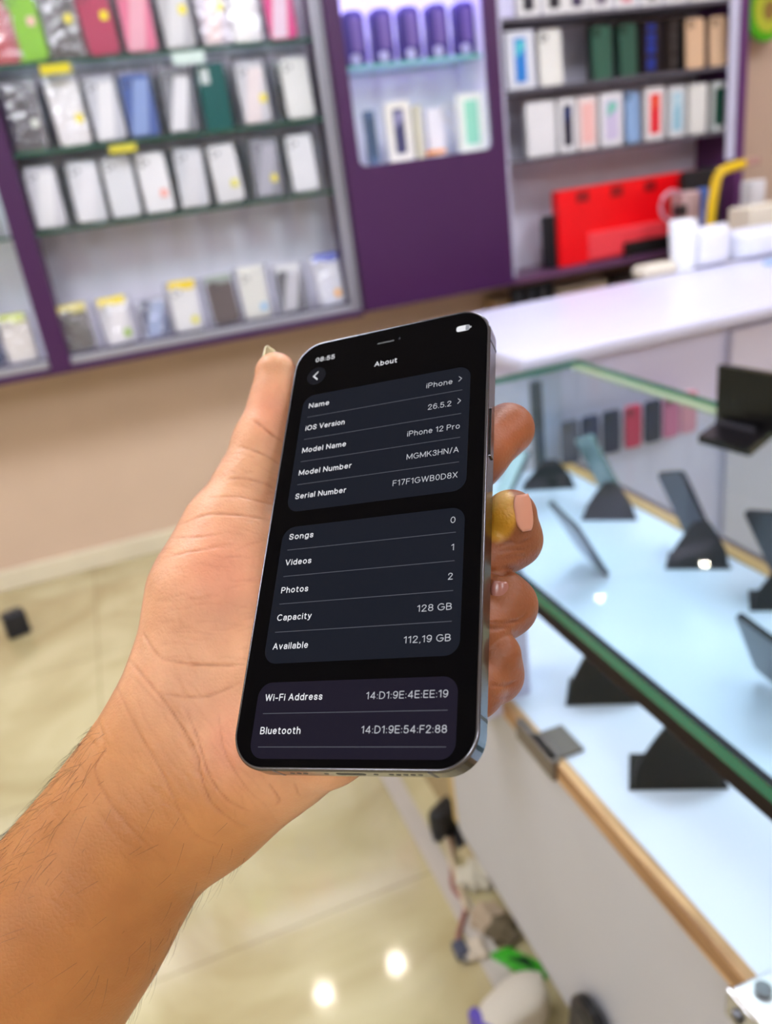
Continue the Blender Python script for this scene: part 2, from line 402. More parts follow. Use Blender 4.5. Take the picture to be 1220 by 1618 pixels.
# ================================================================== PURPLE NICHE CABINET
def plate(outer, hole, th, name, mat, parent, fn):
    cu = bpy.data.curves.new(name, 'CURVE'); cu.dimensions = '2D'; cu.fill_mode = 'BOTH'; cu.extrude = th/2
    for pts in (outer, hole):
        s = cu.splines.new('POLY'); s.points.add(len(pts)-1); s.use_cyclic_u = True
        for p, q in zip(s.points, pts): p.co = (q[0], q[1], 0, 1)
    o = bpy.data.objects.new(name, cu); C.objects.link(o)
    me = bpy.data.meshes.new_from_object(o); bpy.data.objects.remove(o)
    for v in me.vertices: v.co = Vector(fn(*v.co))
    me.materials.append(mat); o = bpy.data.objects.new(name, me); C.objects.link(o); o.parent = parent
    return o
nic = thing('niche_cabinet', 'tall purple wall cabinet with a white lit niche', 'display cabinet', (0, 0, 0))
x0, x1 = .856, 1.441
nx0, nx1, nz0, nz1 = .905, 1.393, 1.256, 2.1
plate([(x0, .79), (x1, .79), (x1, 2.2), (x0, 2.2)], rrect(nx1-nx0, nz1-nz0, .022, 6, (nx0+nx1)/2, (nz0+nz1)/2), .02, 'front_panel', PURPLE, nic, lambda x, y, z: (x, YF-.01+z, y))
bm = bmesh.new(); abox(bm, x0, x0+.02, YF, 2.998, .79, 2.2); abox(bm, x1-.02, x1, YF, 2.998, .79, 2.2); abox(bm, x0+.02, x1-.02, YF, 2.998, .79, .81)
link('side_panels', bm, PURPLE, nic)
NW = pm((224, 224, 234), .4)
bm = bmesh.new(); abox(bm, x0+.02, x1-.02, 2.97, 2.99, 1.2, 2.18); abox(bm, x0+.021, nx0-.002, YF+.002, 2.97, 1.24, 2.12); abox(bm, nx1+.002, x1-.021, YF+.002, 2.97, 1.24, 2.12)
abox(bm, nx0, nx1, YF+.002, 2.97, nz0-.02, nz0); abox(bm, nx0, nx1, YF+.002, 2.97, nz1, nz1+.02)
link('niche_lining', bm, NW, nic)
sh = glass_shelf(nx0, nx1, YF+.02, 2.965, 1.552, nic, .012, pm((120, 190, 190), .2, key='aquaedge'))
box('violet_lamp', nx0+.02, nx1-.02, YF+.03, YF+.05, 1.80, 1.812, emi('violet_led', (130, 90, 255), 30), nic)
box('light_strip', nx0+.02, nx1-.02, YF+.03, YF+.05, 2.07, 2.085, CABL, nic)
for i, px in enumerate((558, 603, 646, 690, 733)):
    x = at(px, 60, Y=2.83).x
    t = thing('earbud_case', ['leftmost', 'second', 'middle', 'fourth', 'rightmost'][i]+' of five violet blue gadget packs on the niche shelf', 'gadget pack', (x, 2.83, 1.553), group='five violet packs in the niche')
    bm = bmesh.new(); aslab(bm, rrect(.074, .16, .024, 6, 0, .08), -.022, .022, XZ, 0, .006); link('pack', bm, pm((62, 50, 120), .25), t)
    bm = bmesh.new(); aslab(bm, rrect(.034, .10, .014, 6, .004, .092), .0215, .027, XZ, 0, .002); link('strap', bm, pm((112, 92, 160), .3), t)
    bm = bmesh.new(); aslab(bm, rrect(.034, .034, .015, 6, -.008, .02), .0215, .03, XZ, 0, .002); link('cap', bm, pm((176, 176, 216), .3), t)

def phone_box(x, y, z, w, h, col, pic, label, group, picw=.45, d=.026, cat='phone box', lean=0, pic2=None, off=0, rz=0):
    t = thing('phone_box', label, cat, (x, y, z), rz, group); t.rotation_euler = (-lean, 0, rz)
    bm = bmesh.new(); aslab(bm, rrect(w, h, .006, 3, 0, h/2), -d, 0, XZ, 0, .001); link('carton', bm, pm(col, .35), t)
    if pic:
        bm = bmesh.new(); aslab(bm, rrect(w*picw, h*.76, .005, 4, off, h*.5), .0002, .0014, XZ); link('picture', bm, pm(pic, .3), t)
        if pic2:
            bm = bmesh.new(); aslab(bm, [(off-w*picw*.4, h*.55), (off+w*picw*.4, h*.7), (off+w*picw*.3, h*.84), (off-w*picw*.3, h*.82)], .0014, .002, XZ); link('picture_swirl', bm, pm(pic2, .3), t)
    return t
NG = 'boxes at the bottom of the niche'
def nb(px, py, w, h, col, pic, lab, pw=.45, pic2=None, off=0, yy=2.79): phone_box(at(px, py, Y=yy).x, yy, nz0+.001, w, h, col, pic, lab, NG, pw, .026, pic2=pic2, off=off)
nb(588, 215, .035, .165, (92, 116, 150), (60, 80, 100), 'slim slate blue box at the left of the niche bottom', .5)
nb(632, 210, .088, .182, (236, 234, 226), (70, 72, 110), 'white phone box with a dark indigo phone picture in the niche', .45, (150, 150, 190))
nb(662, 205, .03, .165, (206, 204, 182), None, 'thin cream box beside the indigo phone box in the niche', yy=2.80)
nb(690, 210, .062, .15, (232, 232, 240), None, 'plain white box in the middle of the niche bottom', yy=2.81)
t = nb(746, 195, .098, .182, (232, 238, 230), (150, 222, 196), 'white phone box with a mint green picture in the niche', .52)
tape = thing('tape_roll', 'small roll of orange tape lying at the niche bottom', 'tape', (at(690, 243, Y=2.765).x, 2.768, nz0+.013))
bm = bmesh.new()
atube(bm, [(.03*math.cos(a*.2618), 0.010*math.sin(a*.2618), 0) for a in range(25)], .008); link('tape', bm, pm((236, 150, 30), .4), tape, True)
hp = thing('earphone_coil', 'coiled white earphone cable between boxes in the niche', 'earphones', (at(710, 205, Y=2.785).x, 2.785, nz0+.005))
bm = bmesh.new(); atube(bm, [(.022*math.cos(a*.35)+.002*a*.05, .004*math.sin(a), .125+.026*math.sin(a*.35)) for a in range(46)], .0022)
atube(bm, spline([(.02, 0, .11), (.015, 0, .06), (.03, 0, .0)]), .002); link('cable', bm, pm((206, 206, 204), .4), hp, True)

# ================================================================== RIGHT DISPLAY CABINET
WHT0 = pm((206, 204, 226), .5)
cr = thing('display_cabinet', 'white wall display cabinet of phone boxes and green and gold phones', 'display cabinet', (0, 0, 0))
XR0, XR1 = 1.441, 2.44
box('back_panel', XR0, XR1, 2.975, 2.998, .79, 2.2, pm((228, 226, 244), .5), cr)
bm = bmesh.new(); abox(bm, XR1, XR1+.035, YF-.01, 2.998, .79, 2.2, .002); link('side_post', bm, pm((92, 44, 100), .4), cr)
bm = bmesh.new(); abox(bm, XR1-.04, XR1, YF, YF+.012, 1.1, 2.18, .003); link('side_track', bm, pm((200, 200, 222), .4), cr)
bm = bmesh.new(); abox(bm, XR0+.0, XR0+.022, YF, YF+.012, .81, 2.18, .003); link('side_track', bm, pm((200, 200, 222), .4), cr)
box('base_board', XR0, XR1, YF, 2.975, .785, .806, pm((100, 62, 96), .4), cr)
DK = pm((92, 90, 100), .4)
for z, xa in ((1.645, XR0), (1.43, XR0), (1.208, XR0)):
    box('shelf_board', xa, XR1-.005, YF+.01, 2.975, z-.012, z, DK, cr, .001)
box('strip_shield', XR0, XR1, YF-.002, YF+.012, 2.06, 2.17, WHT0, cr)  # added out of view, hides the light strip from the counter glass
box('light_strip', XR0+.05, XR1-.05, YF+.03, YF+.06, 2.13, 2.15, CABL, cr)
def xr(px, py, Y=2.80): return at(px, py, Y=Y).x
GA = 'white phone boxes on the upper right shelf'
for i, (px, c) in enumerate(((835, (40, 40, 52)), (876, (30, 30, 40)), (912, (64, 56, 84)), (950, (120, 110, 130)), (990, (210, 120, 140)), (1030, (70, 60, 60)), (1068, (226, 226, 220)), (1105, (90, 60, 70)), (1138, (60, 60, 60)))):
    phone_box(xr(px, 5), 2.80, 1.646, .085, .17, (234, 234, 234), c,
              'white phone box, %s from left on the topmost visible right shelf' % ['first', 'second', 'third', 'fourth', 'fifth', 'sixth', 'seventh', 'eighth', 'ninth'][i], GA, .5)
GB = 'phones and boxes on the middle right shelf'
phone_box(xr(820, 90), 2.79, 1.431, .108, .178, (224, 228, 238), (40, 130, 214), 'white phone box with bright blue wave picture', GB, .4, pic2=(90, 210, 220))
def back_phone(px, py, z, w, h, col, label, group, lens=(30, 32, 34), d=.012, y=2.795, metal=0.0, rough=.35):
    t = thing('mobile_phone', label, 'phone', (xr(px, py, y), y, z), group=group); t.rotation_euler = (-.05, 0, 0)
    bm = bmesh.new(); aslab(bm, rrect(w, h, .014, 6, 0, h/2), -d, 0, XZ, 0, .002); link('body', bm, pm(col, rough, metal), t)
    bm = bmesh.new(); s = w*.36; aslab(bm, rrect(s, s, .007, 4, -w/2+s*.68, h-s*.72), 0, .002, XZ, 0, .0005); isl = link('camera_island', bm, pm([c*.9 for c in col], .25), t)
    bm = bmesh.new()
    for dx, dy in ((-.24, .24), (-.24, -.24), (.24, 0)):
        aslab(bm, [(-w/2+s*.68+dx*s+.0048*math.cos(a*.7854), h-s*.72+dy*s+.0048*math.sin(a*.7854)) for a in range(8)], .0015, .0035, XZ)
    link('lens', bm, pm(lens, .15), isl)
    return t
back_phone(871, 85, 1.431, .092, .176, (232, 232, 226), 'white phone standing back outwards beside the blue picture box', GB)
def dark_backed(px, col, lab, stripes=None):
    t = thing('phone_carton', lab, 'phone box', (xr(px, 70, 2.83), 2.83, 1.431), group=GB)
    bm = bmesh.new(); aslab(bm, rrect(.086, .182, .004, 3, 0, .091), -.03, 0, XZ); link('carton', bm, pm(col, .3), t)
    if stripes:
        for k, (zz, hh) in enumerate(((.155, .02), (.12, .028), (.085, .03), (.035, .04))):
            bm = bmesh.new(); aslab(bm, rrect(.036, hh, .003, 3, -.006, zz), .0002, .0012, XZ); link('printed_patch', bm, pm(stripes, .3), t)
dark_backed(951, (14, 32, 28), 'black green carton behind the left green phone')
dark_backed(992, (14, 32, 28), 'black green carton behind the right green phone')
back_phone(953, 70, 1.432, .078, .17, (44, 92, 74), 'left one of two dark green phones on the middle right shelf', GB)
back_phone(994, 68, 1.432, .07, .168, (40, 86, 70), 'right one of two dark green phones on the middle right shelf', GB)
dark_backed(1031, (8, 10, 26), 'black carton with blue printed shapes beside the green phones', (12, 52, 150))
dark_backed(1068, (10, 10, 12), 'black carton with faint grey print on the middle right shelf', (52, 50, 50))
back_phone(1101, 55, 1.432, .08, .166, (222, 186, 150), 'left one of two gold phones on the middle right shelf', GB)
back_phone(1138, 50, 1.432, .078, .166, (222, 186, 150), 'right one of two gold phones at the shelf end', GB)
GC = 'phone boxes on the lower right shelf'
for px, w_, h_, col, pic, pw, p2, off, lab in (
        (855, .115, .178, (232, 232, 234), None, .4, None, 0, 'plain white phone box at left end of the lower right shelf'),
        (897, .07, .178, (232, 232, 234), (14, 20, 50), .5, (20, 50, 110), 0, 'white phone box with black navy phone picture'),
        (929, .075, .176, (240, 226, 224), (244, 190, 184), .7, None, 0, 'pale pink phone box on the lower right shelf'),
        (967, .09, .178, (236, 236, 240), (206, 196, 226), .62, (120, 200, 180), 0, 'white phone box with green, red and violet picture'),
        (1035, .082, .178, (236, 232, 232), (234, 40, 56), .56, (240, 90, 60), 0, 'white phone box with bright red picture'),
        (1070, .07, .172, (226, 228, 230), (150, 196, 214), .64, (190, 220, 230), 0, 'white phone box with light blue picture'),
        (1103, .08, .172, (228, 228, 222), None, .5, None, 0, 'plain off white phone box near the right shelf end'),
        (1136, .056, .17, (220, 224, 220), (22, 74, 56), .8, None, 0, 'slim dark green pictured box at right shelf end')):
    phone_box(xr(px, 190), 2.80, 1.209, w_, h_, col, pic, lab, GC, pw, pic2=p2, off=off)
back_phone(1001, 180, 1.209, .06, .172, (138, 172, 214), 'light blue phone standing between boxes on the lower right shelf', GC)

# red case, black sleeve, clutter on the cabinet base
red = thing('red_case', 'wide bright red plastic case standing under the right shelves', 'case', (0, 2.80, .806))
xa, xb = at(884, 380, Y=2.80).x, at(1108, 340, Y=2.80).x
RED = pm((252, 8, 22), .35, spec=.4); RED2 = pm((255, 70, 80), .3)
bm = bmesh.new(); abox(bm, xa, xb, 0, .05, 0, .275, .006); link('shell', bm, RED, red)
bm = bmesh.new(); abox(bm, xa+.12, xb-.12, -.014, .0, .01, .11, .004); link('front_pocket', bm, RED2, red)
for k in range(4):
    x = xa+.08+k*.15; bm = bmesh.new(); abox(bm, x, x+.05, -.006, .001, .225, .262, .002); link('latch', bm, pm((150, 0, 10), .4), red)
sl = box('black_sleeve', xa-.05, xa-.006, 2.81, 2.85, .807, 1.0, pm((12, 14, 22), .4), None, .004); tag(sl, 'upright black sleeve at the left end of the red case', 'sleeve')
tag(box('laptop_sleeve', 1.95, 2.40, 2.752, 2.785, .807, .86, pm((10, 10, 10), .5), None, .006), 'flat black pouch lying in front of the red case', 'pouch')

# wall-mounted round green sign
g = at(1215, 12, Y=2.9)
sg = thing('wall_clock', 'round green framed sign with yellow face at the upper right corner', 'sign', (g.x, 2.93, g.z))
bm = bmesh.new(); aslab(bm, [(.1*math.cos(a*.19635), .115*math.sin(a*.19635)) for a in range(32)], 0, .03, XZ, 0, .006); link('rim', bm, pm((86, 190, 16), .4), sg)
bm = bmesh.new(); aslab(bm, [(.072*math.cos(a*.19635), .085*math.sin(a*.19635)) for a in range(32)], .03, .034, XZ); link('face', bm, pm((196, 206, 60), .4), sg)
bm = bmesh.new(); aslab(bm, [(.03*math.cos(a*.31416), -.01+.035*math.sin(a*.31416)) for a in range(20)], .034, .037, XZ); link('emblem', bm, pm((150, 120, 60), .5), sg)

# yellow curved lamp arm
ya = thing('desk_lamp', 'yellow bent tube lamp arm rising behind the white counter', 'lamp', (2.3, 2.6, 0))
b0 = at(1122, 352, Y=2.5); b1 = at(1131, 290, Y=2.5); b2 = at(1142, 270, Y=2.5); b3 = at(1178, 258, Y=2.5)
O = Vector((2.3, 2.6, 0))
tube('arm', spline([Vector((b0.x, 2.5, .78))-O, b0-O, b1-O, b2-O, b3-O]), .017, pm((216, 178, 10), .4), ya, 12)
bm = bmesh.new(); abox(bm, b3.x-2.3-.01, b3.x-2.3+.05, -.12, -.08, b3.z-.01, b3.z+.015, .004); link('head', bm, pm((170, 130, 120), .4), ya)
bm = bmesh.new(); abox(bm, b0.x-2.3-.04, b0.x-2.3+.04, -.14, -.06, .741, .775, .008); link('base', bm, pm((20, 20, 22), .4), ya)
tag(box('side_cabinet', 2.1, 3.55, 2.3, 2.78, 0, .74, pm((150, 140, 130), .6), None, .006), 'grey brown low cabinet behind the white counter at right', 'cabinet')
# heap of parts, bottle etc. near lamp
hb = thing('glue_dispenser', 'clear pink and dark handheld gadget leaning on the red case', 'gadget', (0, 0, 0))
p = at(1062, 325, Y=2.6); bm = bmesh.new(); atube(bm, [(p.x+.05*math.cos(a*.2618), 2.6, p.z+.05*math.sin(a*.2618)) for a in range(25)], .007); link('ring', bm, pm((206, 140, 160), .3), hb, True)
p = at(1085, 330, Y=2.6); box('body', p.x-.03, p.x+.05, 2.58, 2.66, .86, p.z+.06, pm((190, 160, 160), .4), hb, .012)
p = at(1068, 333, Y=2.58); box('nozzle', p.x-.02, p.x+.02, 2.54, 2.575, p.z-.02, p.z+.02, pm((30, 22, 26), .4), hb, .004)
p = at(1108, 320, Y=2.62); tag(box('blue_tool', p.x-.015, p.x+.02, 2.6, 2.63, .741, p.z+.05, pm((70, 110, 190), .4), None, .004), 'blue handled tool between the pink gadget and lamp arm', 'tool')
p = at(1100, 300, Y=2.68); tag(box('black_pouch', p.x-.05, p.x+.12, 2.68, 2.72, .741, p.z+.07, pm((16, 16, 20), .5), None, .01), 'black upright board behind the yellow lamp arm', 'board')
t = lathe('paper_cup', [(.028, 0), (.03, .005), (.036, .09), (.034, .092), (.028, .01)], pm((236, 240, 246), .4), None, loc=(0, 0, 0))
def at_z(px, py, z): return at(px, py, Z=z)
# clutter on the grey cabinet right of lamp
p = at(1190, 330, Y=2.45); bb = tag(box('open_box', p.x-.13, p.x+.08, 2.32, 2.43, .741, p.z+.02, pm((222, 214, 196), .5), None, .008), 'cream cardboard box right of the yellow lamp arm', 'box')
p = at(1192, 305, Y=2.62); t2 = tag(box('white_carton', p.x-.03, p.x+.035, 2.6, 2.66, .741, p.z+.045, pm((236, 236, 240), .4), None, .004), 'small upright white carton behind the cream box', 'box')
p = at(1218, 325, Y=2.45); tag(box('dark_tin', p.x-.02, p.x+.04, 2.3, 2.38, .741, p.z, pm((50, 54, 60), .3), None, .006), 'dark tin at the right photo edge beside the cream box', 'tin')

# ================================================================== WHITE RETURN COUNTER
WH = pm((204, 204, 226), .3, spec=.5, var=.02)
rc = thing('white_counter', 'long white service counter behind the glass showcase', 'counter', (0, 0, 0))
ZT = .84
bm = bmesh.new(); abox(bm, .80, 3.4, 1.50, 2.10, ZT-.03, ZT, .008); link('worktop', bm, WH, rc)
bm = bmesh.new(); abox(bm, .84, 3.35, 1.535, 2.07, 0, ZT-.03, .003); link('body', bm, pm((206, 204, 232), .4, var=.02), rc)
bm = bmesh.new(); abox(bm, 1.36, 3.35, 1.515, 1.533, 0.0, ZT-.045, .002); link('door_panel', bm, pm((200, 196, 214), .4, var=.02), rc)
# things on it
tcup = t; c0 = at(1078, 428, Z=ZT); tcup.location = (c0.x, c0.y, ZT+.0005); tcup.scale = (1.15, 1.15, 1.6)
tag(tcup, 'white paper cup on the white counter in front of the red case', 'cup')
c1 = at(1118, 420, Z=ZT); rp = thing('wrapped_roll', 'white plastic wrapped roll standing right of the paper cup', 'roll', (c1.x, c1.y, ZT))
link('roll', bag_bm(.13, .12, .09, 5), pm((226, 228, 238), .35), rp, True)
c2 = at(1190, 405, Z=ZT); rp = thing('white_bag', 'crumpled white plastic bag at the right edge of the counter', 'bag', (c2.x, c2.y, ZT))
link('bag', bag_bm(.22, .09, .14, 8), pm((222, 226, 240), .35), rp, True)
c3 = at(1050, 432, Z=ZT); tag(box('tissue_pack', c3.x-.1, c3.x+.02, c3.y-.04, c3.y+.03, ZT, ZT+.035, pm((214, 206, 188), .6), None, .012), 'cream tissue pack left of the paper cup', 'pack')
c4 = at(1188, 410, Z=ZT); tag(box('blue_sachet', c4.x-.06, c4.x+.02, c4.y-.14, c4.y-.11, ZT, ZT+.012, pm((150, 186, 224), .4), None, .003), 'small light blue sachet in front of the white bag', 'sachet')
c5 = at(1216, 412, Z=ZT); tag(box('red_sachet', c5.x-.02, c5.x+.05, c5.y-.14, c5.y-.11, ZT, ZT+.014, pm((214, 60, 74), .4), None, .003), 'small red sachet at the right edge of the counter', 'sachet')
# black rack and beige cartons under the right cabinet
rk = thing('wire_rack', 'black metal wire rack on the floor below the right cabinet', 'rack', (0, 0, 0))
ra, rb = at(812, 470, Y=2.8), at(872, 470, Y=2.8)
bm = bmesh.new()
for k in range(4):
    x = ra.x+(rb.x-ra.x)*k/3; abox(bm, x-.008, x+.008, 2.8, 2.816, 0, .76)
for k in range(8): abox(bm, ra.x, rb.x, 2.802, 2.814, .05+k*.1, .062+k*.1)
link('grid', bm, pm((16, 18, 20), .4), rk); box('backing', ra.x, rb.x, 2.82, 2.83, 0, .76, pm((70, 74, 78), .5), rk)
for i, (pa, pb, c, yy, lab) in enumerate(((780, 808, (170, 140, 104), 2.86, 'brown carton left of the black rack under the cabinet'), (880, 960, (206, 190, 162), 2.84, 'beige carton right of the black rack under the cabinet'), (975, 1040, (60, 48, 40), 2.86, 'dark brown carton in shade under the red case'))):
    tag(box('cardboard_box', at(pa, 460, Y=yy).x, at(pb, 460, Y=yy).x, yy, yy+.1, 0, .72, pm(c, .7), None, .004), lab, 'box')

# ================================================================== GLASS SHOWCASE
gs = thing('glass_showcase', 'glass topped showcase counter with phones on black stands inside', 'showcase', (0, 0, 0))
XG, XB, ZD, ZG = .372, .925, .590, .815
YN, YE = -.55, 1.495
TOPG = glassy('counter_glass', (240, 250, 252), .25, .02, .008, (214, 232, 240), 1.5)
FRG = glassy('front_glass', (248, 251, 251), .25, .01, .0)
GE = pm((12, 112, 86), .12, spec=.5, key='ge')
bm = bmesh.new(); abox(bm, XG-.014, XB+.005, YN, YE, ZG-.013, ZG)
for f in bm.faces:
    if abs(f.normal.z) < .5: f.material_index = 1
link('glass_top', bm, [TOPG, GE], gs)
bm = bmesh.new(); abox(bm, XG-.010, XG+.006, YN, .80, ZG-.036, ZG-.0135, .002); link('front_rail', bm, pm((24, 13, 17), .5, spec=.15), gs)
bm = bmesh.new(); abox(bm, XG-.004, XG+.001, YN, .79, ZD+.001, ZG-.034); link('front_glass', bm, [FRG], gs)
DECK = pm((216, 220, 236), .22, spec=.5, var=.02)
bm = bmesh.new(); abox(bm, XG+.004, XB-.06, YN, YE, ZD-.02, ZD, .001); link('deck', bm, DECK, gs)
def m_wood():
    m, nt, out = newmat('raw_board_edge'); N = nt.nodes.new; L = nt.links.new
    b = N('ShaderNodeBsdfPrincipled'); L(b.outputs[0], out.inputs[0]); b.inputs['Roughness'].default_value = .65
    tc = N('ShaderNodeTexCoord'); mp = N('ShaderNodeMapping'); mp.inputs['Scale'].default_value = (60, 4, 90); L(tc.outputs['Object'], mp.inputs[0])
    no = N('ShaderNodeTexNoise'); no.inputs['Scale'].default_value = 1.6; no.inputs['Detail'].default_value = 5; L(mp.outputs[0], no.inputs[0])
    r = N('ShaderNodeValToRGB'); L(no.outputs[0], r.inputs[0])
    r.color_ramp.elements[0].position = .3; r.color_ramp.elements[0].color = srgb(120, 78, 44)
    r.color_ramp.elements[1].position = .65; r.color_ramp.elements[1].color = srgb(214, 172, 122)
    L(r.outputs[0], b.inputs['Base Color']); return m
WOOD = m_wood()
bm = bmesh.new(); abox(bm, XG-.010, XG+.004, YN, .95, ZD-.024, ZD+.002, .002); link('deck_edge', bm, WOOD, gs)
bm = bmesh.new(); abox(bm, XG-.006, XG-.001, .30, 1.03, .152, ZD-.026, .001); link('base_panel', bm, pm((186, 187, 194), .45, var=.02), gs)
bm = bmesh.new(); abox(bm, XG+.04, XB, 1.03, YE, .0, ZD-.02, .001); abox(bm, XG+.2, XB, YN, 1.03, 0, ZD-.02, .001); link('base_carcass', bm, pm((170, 150, 110), .6), gs)
bm = bmesh.new(); abox(bm, XG-.006, XG+.01, 1.032, 1.05, .16, ZD-.03, .001); link('side_batten', bm, pm((196, 170, 110), .6), gs)
# worn metal track on the near deck edge
bm = bmesh.new(); abox(bm, XG-.016, XG-.005, .655, .745, ZD-.022, ZD+.006, .001); abox(bm, XG-.014, XG+.03, .66, .71, ZD+.001, ZD+.006, .001); link('glass_clip', bm, pm((110, 100, 92), .4, .4), gs)
# corner post (white) at the far front corner
bm = bmesh.new(); abox(bm, .30, .405, .79, .86, ZD-.02, ZG-.012, .002); link('corner_post', bm, pm((200, 198, 224), .45), gs)
# rear rim, wooden rear lip, rear aluminium posts and far pane
bm = bmesh.new(); abox(bm, XB-.06, XB-.035, YN, YE, ZD-.02, ZD+.004, .002); link('rear_lip', bm, pm((196, 150, 88), .5), gs)
bm = bmesh.new(); abox(bm, XB-.035, XB, YN, YE, ZD-.035, ZD-.012, .002); link('rear_track', bm, pm((76, 58, 66), .4), gs)
bm = bmesh.new(); abox(bm, XB-.012, XB+.007, YN, YE, ZG-.0115-.006, ZG-.0105, .001); link('rear_rail', bm, pm((176, 176, 140), .35), gs)
for (xx, yy) in ((.79, 1.44), ): 
    bm = bmesh.new(); abox(bm, xx, xx+.02, yy, yy+.02, ZD, ZG-.012, .002); link('post', bm, pm((60, 64, 72), .35), gs)
bm = bmesh.new(); abox(bm, XG, XB-.04, YE-.006, YE, ZD, ZG-.012); link('end_glass', bm, [FRG], gs)
# hinge at the near end
hg = thing('metal_hinge', 'steel hinge plate with screws at the near corner of the showcase base', 'hinge', at(1165, 1588, X=XG-.012))
bm = bmesh.new(); abox(bm, -.004, .012, -.055, .01, -.022, .012, .002); link('plate', bm, pm((190, 190, 194), .25, .9), hg)
for yy in (-.006, -.03):
    bm = bmesh.new(); abox(bm, -.008, -.003, yy-.005, yy+.005, -.009, .001, .002); link('screw', bm, pm((80, 80, 84), .3, .9), hg)
hg2 = thing('metal_hinge', 'pale cast bracket on the deck beside the steel hinge plate', 'bracket', at(1205, 1578, Z=ZD))
bm = bmesh.new(); abox(bm, -.02, .02, -.03, .014, 0, .008, .003); link('plate', bm, pm((206, 206, 208), .3, .5), hg2)
bm = bmesh.new(); atube(bm, [(0, 0, .004), (0, 0, .013)], .007, 12); link('screw', bm, pm((90, 90, 92), .3, .8), hg2)

# phone stands with phones
BLK = pm((5, 7, 11), .45, spec=.2)
def stand(a, b, apex, lab):
    """black folded plastic phone stand: triangular front flap, foot and rear lip"""
    a, b, apex = Vector(a), Vector(b), Vector(apex); m = (a+b)/2
    t = thing('phone_stand', lab, 'phone stand', (m.x, m.y, ZD+.0005), group='black phone stands in the showcase')
    u = (b-a).normalized(); n_ = Vector((-u.y, u.x, 0)) ; W_ = (b-a).length
    if n_.x+n_.y < 0: n_ = -n_
    hgt = apex.z-ZD; lean = (apex-m).dot(n_); side = (apex-m).dot(u)
    bm = bmesh.new()
    # curved-sided flap
    L_, R_ = [], []
    for k in range(9):
        s = k/8; wv = W_/2*((1-s)**.85)*(1 if k else .97)+.010*min(1, s*3); z = s*hgt; y = s*lean
        L_.append((u*(-wv+side*s)+n_*y+Vector((0, 0, z)))); R_.append((u*(wv+side*s)+n_*y+Vector((0, 0, z))))
    for off in (0, .004):
        o_ = n_*off
        vs = [bm.verts.new(p+o_) for p in L_]+[bm.verts.new(p+o_) for p in R_[::-1]]
        bm.faces.new(vs)
        if off == 0: v0 = vs
        else:
            for i in range(len(vs)): bm.faces.new((v0[i], v0[(i+1) % len(vs)], vs[(i+1) % len(vs)], vs[i]))
    link('flap', bm, BLK, t)
    bm = bmesh.new()
    c = [u*(-W_/2-.004), u*(W_/2+.004), u*(W_/2-.005)+n_*.055, u*(-W_/2+.005)+n_*.055]
    v0 = [bm.verts.new(p) for p in c]; v1 = [bm.verts.new(p+Vector((0, 0, .004))) for p in c]
    bm.faces.new(v0); bm.faces.new(v1)
    for i in range(4): bm.faces.new((v0[i], v0[(i+1) % 4], v1[(i+1) % 4], v1[i]))
    link('foot', bm, BLK, t)
    return t
def slab_phone(pb, pt, wdir, lab, scr=(150, 158, 168), body=(24, 26, 32), w=.074):
    """display phone: pb bottom centre, pt top centre, wdir width direction"""
    pb, pt = Vector(pb), Vector(pt); up = (pt-pb); h = up.length; up.normalize()
    wd = Vector(wdir); wd = (wd-up*wd.dot(up)).normalized(); nn = wd.cross(up)
    if nn.z < 0: nn = -nn
    t = thing('display_phone', lab, 'phone', pb, group='phones on display stands')
    F = lambda x, y, z: wd*x+up*y+nn*z
    bm = bmesh.new(); aslab(bm, rrect(w, h, .009, 5, 0, h/2), -.004, .004, F, 0, .001); link('body', bm, pm(body, .25, .3), t)
    bm = bmesh.new(); aslab(bm, rrect(w-.006, h-.006, .007, 5, 0, h/2), .004, .0045, F); link('screen', bm, pm(scr, .12, spec=.8), t)
    return t
f = stand((.413, .582, ZD), (.499, .539, ZD), (.462, .57, ZD+.078), 'nearest black phone stand, seen whole through the front glass')
f = stand((.432, .742, ZD), (.513, .701, ZD), (.475, .735, ZD+.078), 'second black phone stand of the front row, behind the rail')
stand((.757, .967, ZD), (.833, .916, ZD), (.812, .955, ZD+.075), 'black phone stand in the rear row with a tall phone before the wooden lip')
stand((.75, 1.205, ZD), (.825, 1.15, ZD), (.80, 1.19, ZD+.07), 'small black stand in the rear row left of the tall phone')
stand((.73, 1.40, ZD), (.82, 1.35, ZD), (.79, 1.385, ZD+.06), 'farthest black stand in the rear row near the dark post')
stand((.775, .80, ZD), (.85, .755, ZD), (.83, .79, ZD+.07), 'black stand in the rear row at the right photo edge')
slab_phone((.672, .64, ZD+.008), (.60, .603, .722), (0, 1, 0), 'display phone with dark rim leaning back at the right photo edge', (150, 156, 160))
slab_phone((.665, 1.035, ZD+.008), (.58, .99, .73), (-.1, -1, 0), 'display phone seen edge on beside the fingertips', (190, 205, 208))
slab_phone((.835, .965, ZD+.006), (.80, 1.02, .735), (0, 1, 0), 'tall grey phone leaning on a rear row stand', (110, 118, 126))
slab_phone((.83, 1.20, ZD+.006), (.79, 1.26, .735), (0, 1, 0), 'phone with pale screen in the rear row, second from the left', (186, 202, 200), (120, 140, 140))
slab_phone((.858, .80, ZD+.006), (.822, .845, .722), (0, 1, 0), 'bluish grey phone in the rear row at the right photo edge', (96, 120, 140))
slab_phone((.62, 1.30, ZD+.03), (.70, 1.34, .70), (-.3, -1, 0), 'pale phone lying back near the far end of the showcase', (206, 226, 230), (60, 70, 72))
